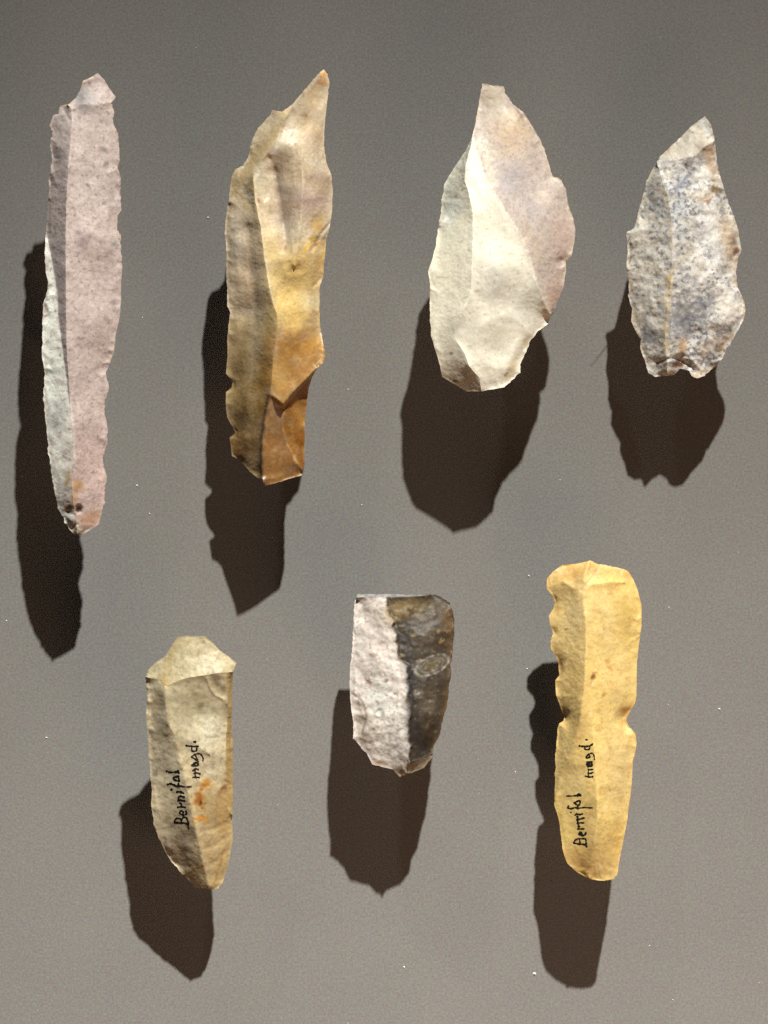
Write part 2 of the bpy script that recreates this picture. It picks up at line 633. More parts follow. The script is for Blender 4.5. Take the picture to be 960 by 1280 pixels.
def write_word(root, P, zf_, strokes, ox, oy, sc, mat):
    """handwritten ink: flat ribbons following the stone surface"""
    vs, fs = [], []
    for (w, pts) in strokes:
        p = [(ox + x / sc, oy + y / sc) for x, y in pts]
        hw0 = w / sc / 2 * 1.22
        if len(p) == 1:
            p = [(p[0][0] - hw0 * 0.3, p[0][1]), (p[0][0] + hw0 * 0.3, p[0][1])]
        # smooth the stroke
        a = np.array(p)
        if len(a) > 2:
            q = []
            for i in range(len(a) - 1):
                p0, p1, p2, p3 = a[max(i - 1, 0)], a[i], a[i + 1], a[min(i + 2, len(a) - 1)]
                for t in np.linspace(0, 1, 5)[:-1]:
                    q.append(0.5 * (2 * p1 + (p2 - p0) * t + (2 * p0 - 5 * p1 + 4 * p2 - p3) * t * t
                                    + (3 * p1 - p0 - 3 * p2 + p3) * t ** 3))
            q.append(a[-1]); a = np.array(q)
        else:
            a = dens(a, 0.8)
        t = np.gradient(a, axis=0)
        t /= np.linalg.norm(t, axis=1)[:, None] + 1e-9
        # round end caps
        a = np.vstack([a[0] - t[0] * hw0 * 0.7, a, a[-1] + t[-1] * hw0 * 0.7])
        t = np.vstack([t[0], t, t[-1]])
        m = len(a)
        k0 = len(vs)
        for i in range(m):
            hw = hw0 * (0.45 if i in (0, m - 1) else 0.85 + 0.22 * math.sin(i * 1.3 + a[0, 0]))
            nx, ny = -t[i, 1], t[i, 0]
            for s, up in ((-1, 0.16), (0, 0.32), (1, 0.16)):
                x, y = a[i, 0] + s * nx * hw, a[i, 1] + s * ny * hw
                q = (P[:, 0] - x) ** 2 + (P[:, 1] - y) ** 2
                near = np.argpartition(q, 6)[:6]
                wt = 1.0 / (q[near] + 0.15)
                h = float((zf_[near] * wt).sum() / wt.sum()) + up
                vs.append(Vector(unproject(x, y, h * S)) - root.location)
        for i in range(m - 1):
            for s in (0, 1):
                q = k0 + i * 3 + s
                fs.append((q, q + 1, q + 4, q + 3))
    return mesh_obj('inscription', vs, fs, mat, root, True)



# ------------------------------------------------------------------ the seven flints
# outlines, ridge lines (x, y, height) and colour zones are in photo pixels (0.15 mm each)
M_PINK = stone_material('pink_patinated_flint', (120, 104, 100), 0.55, 0.16, 4.0, 0.62, 0.35)
M_HONEY = stone_material('honey_flint', (110, 84, 50), 0.34, 0.13, 4.0, 0.42, 0.3, 0.45)
M_CREAM = stone_material('cream_flint', (150, 135, 110), 0.35, 0.07, 4.0, 0.52, 0.2)
M_SPECK = stone_material('speckled_grey_flint', (66, 66, 72), 0.32, 0.14, 3.4, 0.58, 0.4)
M_BUFF = stone_material('buff_flint', (120, 100, 70), 0.35, 0.13, 4.0, 0.5, 0.3)
M_TWO = stone_material('two_tone_flint', (110, 92, 78), 0.35, 0.13, 3.6, 0.55, 0.3, 0.22)
M_DARK = stone_material('glossy_dark_flint', (40, 34, 28), 0.40, 0.16, 3.8, 0.52, 0.25, 0.3)
M_YELLOW = stone_material('yellow_flint', (150, 110, 55), 0.35, 0.09, 4.0, 0.55, 0.25)
M_INK = plain('black_ink', (0.008, 0.007, 0.007), 0.55)

blades = []

# 1 ---- long pink blade with a pale green strip
o1 = [(122, 91), (130, 99), (137, 111), (145, 121), (140, 129), (143, 140), (141, 155), (147, 166), (149, 180), (150, 200),
      (147, 210), (151.5, 222), (151, 242), (152, 262), (147, 270), (146, 287), (151, 294), (151.5, 315), (153, 335),
      (151, 357), (151.5, 370), (150.5, 390), (149, 400), (144.5, 420), (142.5, 440), (137, 455), (132, 466), (136, 482),
      (134, 495), (130, 505), (132, 520), (135, 537), (134, 552), (129, 572), (130, 585), (134, 597), (130.5, 612),
      (131, 627), (128, 637), (124, 655), (110, 664), (101, 669), (91, 667), (85, 659), (77.5, 646), (72.5, 635),
      (67.5, 612), (64, 590), (60, 565), (59, 540), (56, 520), (54, 497), (55.5, 467), (52.5, 445), (53, 405), (54, 378),
      (59.5, 362), (60, 352), (57, 340), (56, 310), (58, 282), (61, 242), (61, 225), (64.5, 202), (62.5, 182), (65.5, 165),
      (62, 157), (66, 144), (72.5, 142), (75.5, 132), (86, 130), (95, 122), (100, 112), (104, 101), (112.5, 97)]
g1 = [(57, 284), (66, 332), (72, 370), (72.5, 392), (76, 420), (80, 450), (84, 480), (88, 510)]
blades.append(dict(
    name='flint_bladelet', category='flint blade',
    label='long narrow pinkish blade with a pale green strip down its left edge',
    outline=o1, gap=126, tilt=-0.028, jag=1.15, thick=2, belly=7, rs=1.2, scoop=0.003, relief=1.2, scar=0.6, retouch=1.1, mat=M_PINK,
    ez=[(56, 310, 4), (57, 340, 7), (60, 352, 8), (59.5, 362, 8), (54, 378, 8), (53, 405, 9), (52.5, 445, 9), (55.5, 467, 9), (54, 497, 9), (56, 520, 9), (59, 540, 8), (60, 565, 7), (64, 590, 6), (67.5, 612, 4)],
    ridges=[[(80, 126, 3), (89, 136, 8), (90, 152, 12), (87.5, 182, 16), (85, 210, 18), (82.5, 260, 20), (82, 307, 21),
             (82.5, 390, 22), (83, 430, 22), (86, 480, 21), (88, 512, 20), (92, 550, 19), (93, 575, 18), (89.5, 600, 16),
             (92, 630, 13), (95, 645, 9), (97, 675, 3)],
            [(50, 282, 0), (57.5, 286, 1), (66, 332, 8.5), (72, 370, 13.5), (72.5, 392, 14), (76, 420, 16.5), (80, 450, 18.5),
             (84.5, 482, 19.5), (88, 512, 20)],
            [(89, 136, 8), (102, 130, 9), (122, 131, 7), (148, 126, 0)]],
    points=[(122, 300, 13), (122, 400, 13), (112, 520, 11)],
    dents=[(98, 636, 7, 4.5), (84, 640, 6, 2), (89, 649, 7, -2.5), (138, 460, 9, 2)],
    grooves=[([(78, 134), (84, 146), (87, 150)], 2.5, 1.5), ([(96, 655), (90, 660)], 1.6, 1.2)],
    base=(193, 174, 163), warp=2.5, cloud=0.05,
    parts=[('flake_scar', 'broad pink facet running the whole right side', [(120, 350)]),
           ('flake_scar', 'narrow dull mauve facet beside the ridge', [(73, 220)]),
           ('flake_scar', 'pale green facet along the left edge', [(65, 480)]),
           ('flake_scar', 'small pointed facet at the tip', [(120, 115)])],
    paint=[('poly', [(50, 120), (90, 136), (87, 182), (82, 300), (83, 440), (88, 512)] + g1[::-1], (166, 150, 143), 1.2, 1),
           ('poly', g1 + [(92, 550), (93, 575), (89, 600), (92, 630), (97, 680), (40, 680), (40, 284)], (232, 229, 212), 1.2, 1),
           ('blob', 112, 190, 60, 130, 0, (190, 174, 163), 0.7),
           ('blob', 115, 600, 35, 80, 0, (203, 172, 158), 0.7),
           ('mottle', 16, 0.28, 3, (172, 150, 142), 0.45, 1),
           ('mottle', 6, 0.42, 5, (130, 112, 108), 0.55, 2),
           ('blob', 104, 302, 8, 12, 20, (140, 118, 116), 0.6), ('blob', 98, 290, 4, 4, 0, (120, 100, 100), 0.6),
           ('blob', 131, 205, 3, 4, 0, (115, 108, 108), 0.7), ('blob', 129, 187, 4, 3, 0, (120, 112, 112), 0.6),
           ('blob', 108, 231, 4, 2, 40, (112, 95, 95), 0.7), ('blob', 134, 400, 6, 3, 60, (130, 118, 112), 0.6),
           ('blob', 106, 128, 12, 14, 0, (150, 142, 138), 0.6), ('blob', 100, 120, 7, 12, 30, (140, 136, 132), 0.6),
           ('blob', 142, 305, 3, 3, 0, (128, 130, 118), 0.7), ('blob', 143, 378, 4, 4, 0, (125, 115, 115), 0.6),
           ('blob', 66, 465, 7, 4, 0, (165, 165, 150), 0.6), ('blob', 72, 520, 10, 26, 10, (178, 178, 166), 0.5),
           ('line', [(88, 500), (92, 550), (93, 590)], 1.6, (222, 208, 196), 0.7),
           ('line', [(81, 300), (82, 400)], 1.3, (205, 188, 180), 0.5),
           ('edge', 3.0, (190, 160, 132), 0.5),
           ('blob', 97, 607, 6, 7, 0, (172, 120, 62), 0.7), ('blob', 85, 598, 4, 12, 10, (158, 132, 84), 0.7),
           ('blob', 93, 622, 5, 9, 0, (180, 132, 84), 0.6),
           ('spot', 97, 636, 5, 2.6, -5, (58, 32, 18), 1.0), ('spot', 86, 634, 3.5, 3, 40, (150, 92, 40), 0.9),
           ('blob', 114, 648, 14, 9, -20, (196, 148, 112), 0.8), ('spot', 89, 648, 5.5, 4.5, 20, (226, 216, 196), 0.9),
           ('spot', 95, 662, 6, 4, 0, (222, 206, 176), 0.8), ('line', [(82, 646), (90, 656), (98, 664)], 1.2, (110, 92, 76), 0.8)],
    pegs=[(96, 250), (92, 470)]))

# 2 ---- honey brown pointed blade
o2 = [(405, 87), (409.5, 92.5), (412, 105), (409, 127), (406, 155), (405, 182), (408, 202), (414.5, 220), (416, 240), (415, 265),
      (412.5, 282), (408, 300), (406, 320), (404, 347), (400, 357), (400, 365), (399, 387), (401, 415), (405, 432), (407, 445),
      (405, 452), (396, 461), (390, 472), (386, 485), (384, 500), (381, 525), (381, 545), (381, 565), (380, 585), (377.5, 594),
      (360, 599), (345, 604), (331, 607), (326, 600), (312.5, 590), (301, 576), (290, 570), (289, 562), (287, 547), (294, 541),
      (291, 534), (284, 522), (282, 505), (282.5, 490), (289.5, 484), (291, 477), (282.5, 467), (284.5, 445), (284, 425),
      (285.5, 405), (287.5, 390), (284, 382), (283, 350), (283, 315), (281, 290), (282, 270), (286, 250), (289, 222), (294, 211),
      (304, 207), (311, 195), (314, 177), (322.5, 160), (337.5, 144), (340, 137), (352.5, 140), (365, 131), (377.5, 116),
      (390, 101), (400, 90)]
mid2 = [(330, 197), (316, 220), (319, 250), (326, 285), (330, 320), (335, 352), (340, 375), (346, 392), (347.5, 410), (344, 430),
        (341, 450), (340, 475), (337, 492), (331, 522), (328, 550), (327, 580), (330, 612)]
blades.append(dict(
    name='flint_point', category='flint blade',
    label='honey and cream coloured blade with a sharp orange tip and stepped scar',
    outline=o2, gap=110, tilt=-0.055, rs=1.22, jag=0.65, thick=2, belly=8, scoop=0.008, relief=3.6, und=46, oct=2, rough_relief=0.15, mat=M_HONEY, retouch=0.8,
    ez=[(407, 445, 13), (405, 432, 9), (405, 452, 15), (396, 461, 14), (390, 472, 3), (377.5, 594, 9), (360, 599, 15),
        (345, 604, 19), (331, 607, 22), (326, 600, 21), (312.5, 590, 11), (340, 137, 5), (352.5, 140, 8), (337.5, 144, 4),
        (415, 265, 3), (412.5, 282, 4)],
    ridges=[[(404, 80, 1), (397, 99, 5), (379, 123, 10), (366, 137, 13), (356, 147, 15), (346, 175, 18), (330, 197, 20), (316, 220, 21),
             (319, 250, 24), (326, 285, 27), (330, 320, 29), (335, 352, 31), (340, 375, 33), (346, 392, 34), (347.5, 410, 35),
             (344, 430, 35), (341, 450, 35), (340, 475, 34), (337, 492, 33), (331, 522, 28), (328, 550, 26), (327, 580, 24), (330, 614, 23)],
            [(337, 197, 15), (344, 215, 12), (349, 240, 12), (353, 270, 15.5), (358, 300, 22.5), (362, 325, 28)],
            [(370, 178, 21), (376, 200, 24), (379, 228, 26), (377, 262, 26), (373, 300, 27), (368, 332, 28)],
            [(316, 220, 21), (304, 240, 11), (291, 250, 5), (276, 257, 0)],
            [(304, 240, 11), (312, 256, 17), (322, 272, 25)],
            [(413, 449, 13), (405, 452, 15), (396, 460.5, 18), (377, 479, 23), (365, 491, 27), (354, 505, 31), (347, 499, 33), (337.5, 491, 33)],
            [(392, 468, 7), (379, 483, 14), (367, 495.5, 18), (354.5, 510, 22), (345, 504, 27), (337, 496.5, 32)],
            [(354.5, 510, 22), (353, 530, 22), (358, 552, 20), (366, 572, 16), (379, 588, 11), (386, 595, 8)]],
    points=[(384, 180, 19), (394, 235, 18), (378, 225, 24), (375, 330, 27), (375, 400, 28)],
    dents=[(397, 305, 12, 3), (340, 215, 9, 2), (287, 482, 9, 4), (291, 541, 8, 3), (300, 205, 8, 2)],
    grooves=[([(416, 276), (402, 292), (390, 313)], 2.0, 2.2), ([(404, 346), (392, 358)], 2.0, 1.5),
             ([(318, 430), (321, 480), (319, 530), (317, 570), (317, 590)], 9, 2.2), ([(296, 300), (300, 360), (296, 420)], 8, -1.6), ([(310, 285), (316, 350), (320, 410)], 6, 2.0)],
    base=(196, 170, 128), warp=5, cloud=0.10,
    parts=[('flake_scar', 'bright cream and yellow facet from tip to step', [(375, 250)]),
           ('flake_scar', 'olive brown facet down the left side', [(305, 420)]),
           ('flake_scar', 'grey brown facet sloping off the upper left edge', [(315, 205)]),
           ('flake_scar', 'dull tan facet under the step', [(342, 550)]),
           ('flake_scar', 'orange facet at the lower right corner', [(372, 530)]),
           ('step_edge', 'steep stepped edge of the hinge scar', [(372, 486.5)])],
    paint=[('poly', [(400, 80), (420, 80), (425, 300), (330, 300), (312, 220), (356, 147)], (196, 176, 146), 6, 1),
           ('poly', mid2 + [(270, 620), (270, 140), (356, 130), (356, 147), (346, 175)], (172, 148, 108), 1.2, 1),
           ('poly', [(270, 262), (300, 240), (322, 272), (330, 330), (320, 400), (270, 400)], (206, 186, 156), 16, 0.85),
           ('poly', [(296, 225), (310, 195), (356, 147), (340, 130), (300, 170)], (184, 166, 136), 6, 0.9),
           ('blob', 306, 500, 22, 80, 0, (120, 94, 54), 0.9), ('blob', 330, 480, 9, 60, 5, (140, 102, 46), 0.8),
           ('blob', 300, 560, 26, 22, 30, (104, 74, 38), 0.85), ('blob', 330, 580, 5, 30, 0, (60, 38, 20), 0.75),  # narrow dark blob: painted shade in the hollow by the ridge
           ('blob', 318, 420, 8, 50, 8, (176, 160, 128), 0.6), ('blob', 296, 300, 10, 30, 0, (196, 184, 164), 0.6),
           ('blob', 310, 345, 18, 34, 15, (178, 152, 120), 0.6), ('blob', 318, 340, 4, 40, 8, (190, 172, 138), 0.5),
           ('blob', 380, 250, 26, 20, 0, (188, 164, 148), 0.75), ('blob', 368, 215, 18, 22, 20, (192, 168, 136), 0.6),
           ('blob', 356, 270, 9, 40, -10, (168, 152, 138), 0.6), ('blob', 352, 240, 6, 30, -8, (150, 136, 118), 0.6),  # valley darkened in colour, standing in for shade on its left-facing flank
           ('blob', 364, 172, 18, 8, -25, (222, 208, 176), 0.8), ('blob', 390, 120, 10, 18, 0, (196, 170, 128), 0.7),
           ('blob', 396, 205, 10, 6, 0, (208, 196, 172), 0.7), ('blob', 386, 160, 14, 12, 0, (200, 172, 126), 0.6),
           ('blob', 326, 225, 9, 24, 0, (216, 204, 172), 0.8), ('blob', 332, 270, 8, 30, -10, (210, 188, 150), 0.7),
           ('blob', 344, 330, 12, 40, -10, (236, 206, 140), 0.75), ('blob', 350, 375, 9, 28, -15, (236, 206, 138), 0.75),
           ('blob', 378, 295, 16, 22, 30, (204, 194, 166), 0.7), ('blob', 396, 280, 8, 12, 20, (206, 162, 84), 0.8),
           ('blob', 403, 325, 6, 20, 0, (226, 180, 92), 0.7), ('blob', 365, 345, 20, 24, 0, (206, 182, 118), 0.7),
           ('blob', 383, 375, 18, 12, 20, (214, 204, 176), 0.8), ('blob', 368, 400, 30, 14, -10, (214, 180, 108), 0.7),
           ('poly', [(340, 425), (368, 410), (400, 420), (420, 450), (354, 520), (330, 495)], (158, 112, 54), 20, 0.95),
           ('blob', 392, 430, 16, 14, 0, (182, 130, 56), 0.7), ('blob', 350, 470, 12, 22, 10, (186, 146, 82), 0.7),
           ('blob', 357, 420, 14, 5, -15, (176, 130, 74), 0.6), ('blob', 344, 440, 5, 16, 0, (206, 168, 118), 0.6),
           ('poly', [(336, 492), (354, 508), (353, 530), (366, 572), (382, 592), (330, 615), (326, 570)], (136, 94, 50), 2.5, 1),
           ('blob', 345, 525, 12, 22, 0, (146, 112, 74), 0.7), ('blob', 340, 590, 26, 12, -10, (142, 98, 46), 0.6),
           ('poly', [(356, 508), (392, 465), (392, 600), (378, 588), (358, 552), (353, 530)], (146, 96, 40), 1.5, 1),
           ('blob', 372, 515, 8, 20, -20, (196, 148, 80), 0.6), ('blob', 378, 565, 6, 20, 0, (150, 90, 28), 0.7),
           ('spot', 404, 94, 4.0, 5, 20, (190, 118, 38), 0.95), ('blob', 403, 103, 5, 6, 0, (196, 142, 80), 0.7),
           ('mottle', 18, 0.25, 3, (176, 150, 128), 0.28, 1), ('mottle', 12, 0.35, 2.5, (206, 180, 128), 0.22, 2),
           ('spot', 382, 309, 5, 3, -40, (222, 172, 44), 0.95), ('spot', 392, 300, 3.5, 2.5, -40, (214, 160, 40), 0.9),
           ('spot', 395, 306, 4, 2, -30, (140, 84, 30), 0.8), ('line', [(413, 280), (400, 294)], 1.6, (236, 224, 196), 0.9),
           ('line', [(341, 192), (346, 184), (349, 176)], 2.2, (214, 212, 202), 0.8), ('line', [(303, 234), (308, 240), (313, 248)], 2.6, (208, 204, 192), 0.8), ('line', [(333, 200), (326, 212), (320, 222)], 2.2, (216, 206, 180), 0.7),  # chip glints painted in as pale lines
           ('spot', 300, 209, 4, 1.6, -20, (220, 216, 206), 0.8),
           ('blob', 323, 252, 3, 3, 0, (138, 92, 66), 0.8), ('blob', 356, 311, 2.5, 3, 0, (128, 78, 50), 0.8),
           ('blob', 374, 333, 2, 4, 30, (140, 84, 44), 0.8), ('blob', 382, 146, 3, 5, -20, (148, 114, 82), 0.6),
           ('line', [(366, 136), (357, 150), (350, 172)], 1.6, (110, 92, 74), 0.5),
           ('mottle', 30, 0.32, 2.5, (160, 132, 100), 0.35, 4), ('blob', 372, 350, 26, 44, 0, (216, 178, 100), 0.55), ('blob', 362, 385, 18, 26, -20, (222, 186, 108), 0.6), ('blob', 385, 330, 14, 20, 10, (226, 196, 128), 0.5), ('blob', 358, 255, 8, 44, -8, (142, 124, 104), 0.55), ('blob', 398, 222, 16, 4, 5, (160, 132, 118), 0.5), ('blob', 394, 250, 20, 5, -8, (158, 128, 116), 0.5), ('line', [(344, 206), (350, 240), (354, 275)], 4.0, (124, 104, 84), 0.65), ('line', [(318, 222), (320, 250), (326, 285), (331, 320), (336, 352), (342, 378)], 2.2, (232, 214, 170), 0.6), ('line', [(336, 494), (329.5, 525), (326.5, 555), (326, 600)], 2.6, (44, 28, 16), 0.75), ('edge', 2.2, (216, 198, 164), 0.4)],  # valley shade, lit ridge crest and dark hollow painted in among the colours
    pegs=[(345, 290), (335, 440)]))

# 3 ---- broad cream leaf-shaped flake
o3 = [(603, 104.5), (612.5, 106), (630, 108), (631, 116), (642.5, 131), (655, 141), (670, 165), (680, 185), (686, 205), (691, 220),
      (702.5, 225), (707.5, 235), (710.5, 255), (716, 272), (719.5, 287), (718, 302), (714.5, 320), (707, 327), (707.5, 340),
      (704, 360), (699, 372), (692.5, 390), (687.5, 397), (684, 406), (672.5, 414), (664, 425), (657.5, 440), (651, 455),
      (650, 466), (640, 476), (630, 484), (602.5, 489), (582.5, 489), (571, 482), (552.5, 471), (550, 457), (544, 437),
      (539, 420), (537.5, 397), (537, 375), (537.5, 355), (535, 339), (540, 325), (545, 305), (547, 287), (551, 267), (552.5, 245),
      (556, 229), (567.5, 210), (581, 190), (590, 172), (595, 150), (599, 125)]
rB3 = [(592, 172), (607, 222), (627, 255), (647, 287), (662, 317), (670, 350), (679, 375), (690, 397)]
blades.append(dict(
    name='flint_flake', category='flint flake',
    label='broad leaf-shaped cream white flake with a pinkish right side',
    outline=o3, gap=125, rs=1.3, scar=0.3, jag=0.9, thick=2, belly=8, scoop=0.0022, relief=1.3, und=60, mat=M_CREAM, retouch=0.7,
    ez=[(550, 457, 5), (544, 437, 7), (539, 420, 8), (537.5, 397, 8), (537, 375, 8), (537.5, 355, 8), (535, 339, 8), (540, 325, 7), (545, 305, 5), (595, 150, 4), (590, 172, 8), (581, 190, 4), (602.5, 489, 7), (630, 484, 6), (640, 476, 6), (650, 466, 6), (651, 455, 6),
        (657.5, 440, 7), (664, 425, 8), (672.5, 414, 8), (684, 406, 6)],
    ridges=[[(584, 168, 7), (590, 175, 13), (582, 207, 20), (581, 225, 22), (586, 242, 25), (591, 267, 27), (590.5, 305, 29), (589.5, 342, 29),
             (587.5, 372, 27), (575, 397, 23), (566, 420, 17), (580, 440, 19), (586, 457, 18), (599, 472, 13), (603, 496, 6)],
            [(581, 225, 22), (570, 250, 11), (560, 270, 5), (540, 292, 0)],
            [(590, 175, 13), (607, 222, 23), (627, 255, 28), (647, 287, 30), (662, 317, 29), (670, 350, 26), (679, 375, 20), (687, 392, 12), (700, 402, 6)]],
    points=[(640, 440, 20), (620, 420, 20), (620, 340, 30), (690, 260, 13), (650, 200, 16), (640, 160, 11)],
    dents=[(628, 428, 34, 7), (700, 328, 8, 3), (690, 222, 8, 2), (655, 146, 5, 1.5)],
    base=(238, 229, 206), warp=4, cloud=0.04,
    parts=[('flake_scar', 'large smooth cream facet in the middle', [(625, 350)]),
           ('flake_scar', 'mottled pinkish grey facet along the right side', [(680, 270)]),
           ('flake_scar', 'pale grey facet along the left side', [(562, 350)]),
           ('flake_scar', 'thin dull green sliver at the upper left edge', [(566, 232)])],
    paint=[('poly', [(592, 90), (640, 90), (740, 230), (740, 330), (700, 405)] + rB3[::-1], (188, 171, 156), 1.2, 1),
           ('blob', 640, 165, 26, 30, 30, (196, 168, 134), 0.85), ('blob', 616, 120, 16, 14, 0, (190, 174, 146), 0.7),
           ('blob', 640, 225, 22, 22, 30, (170, 160, 156), 0.85), ('blob', 660, 262, 16, 26, -20, (182, 171, 165), 0.6),
           ('blob', 606, 190, 8, 26, -18, (208, 198, 176), 0.9), ('blob', 704, 300, 14, 36, 0, (194, 166, 148), 0.7),
           ('blob', 690, 370, 12, 26, 20, (196, 162, 140), 0.7), ('blob', 665, 300, 8, 36, -25, (184, 164, 140), 0.6),
           ('mottle_in', [(592, 90), (640, 90), (740, 230), (740, 330), (700, 405)] + rB3[::-1], 8, 0.22, 3, (168, 146, 136), 0.5, 1),
           ('mottle_in', [(592, 90), (640, 90), (740, 230), (740, 330), (700, 405)] + rB3[::-1], 4, 0.35, 5, (140, 124, 120), 0.5, 2),
           ('poly', [(581, 225), (560, 270), (540, 292), (540, 230), (592, 165), (584, 205)], (206, 200, 180), 1.2, 1),
           ('poly', [(581, 225), (590, 267), (590, 342), (586, 372), (566, 420), (580, 440), (586, 457), (600, 472), (603, 500),
                     (530, 500), (530, 300), (558, 270)], (236, 226, 200), 1.2, 1),
           ('blob', 560, 300, 12, 30, 15, (214, 206, 178), 0.6), ('blob', 566, 265, 9, 22, 25, (204, 208, 202), 0.6),
           ('blob', 572, 468, 22, 14, 20, (200, 185, 160), 0.85), ('spot', 569, 476, 2.2, 2.2, 0, (84, 72, 62), 0.9),
           ('blob', 595, 482, 8, 8, 40, (156, 138, 118), 0.6), ('spot', 562, 443, 1.8, 1.4, 0, (120, 104, 88), 0.8),
           ('blob', 618, 425, 24, 20, 0, (214, 203, 176), 0.5), ('blob', 612, 455, 26, 16, 15, (244, 234, 208), 0.8),  # soft shade of the scoop and its lit edge painted in
           ('blob', 620, 350, 20, 28, 0, (222, 218, 202), 0.5), ('blob', 660, 372, 22, 24, 0, (226, 222, 204), 0.5),
           ('blob', 640, 460, 6, 14, 20, (206, 178, 128), 0.6), ('blob', 658, 428, 4, 16, 30, (170, 146, 112), 0.6),
           ('spot', 635, 468, 1.6, 1.6, 0, (130, 108, 80), 0.8),
           ('mottle', 5, 0.50, 5, (170, 156, 124), 0.45, 5), ('mottle', 26, 0.25, 2.5, (228, 214, 182), 0.3, 6),
           ('line', [(594, 364), (602, 363)], 1.3, (160, 136, 96), 0.6), ('line', [(577, 374), (584, 371)], 1.1, (150, 134, 100), 0.6),
           ('line', [(546, 347), (560, 347)], 1.5, (172, 146, 104), 0.6), ('spot', 627, 351, 1.3, 1.3, 0, (110, 98, 86), 0.8),
           ('line', [(603, 116), (612, 123), (622, 122)], 1.1, (140, 116, 80), 0.6), ('line', [(643, 134), (650, 142), (654, 150)], 1.5, (116, 100, 84), 0.7),
           ('edge', 2.2, (222, 202, 164), 0.5)],
    pegs=[(620, 230), (610, 390)]))

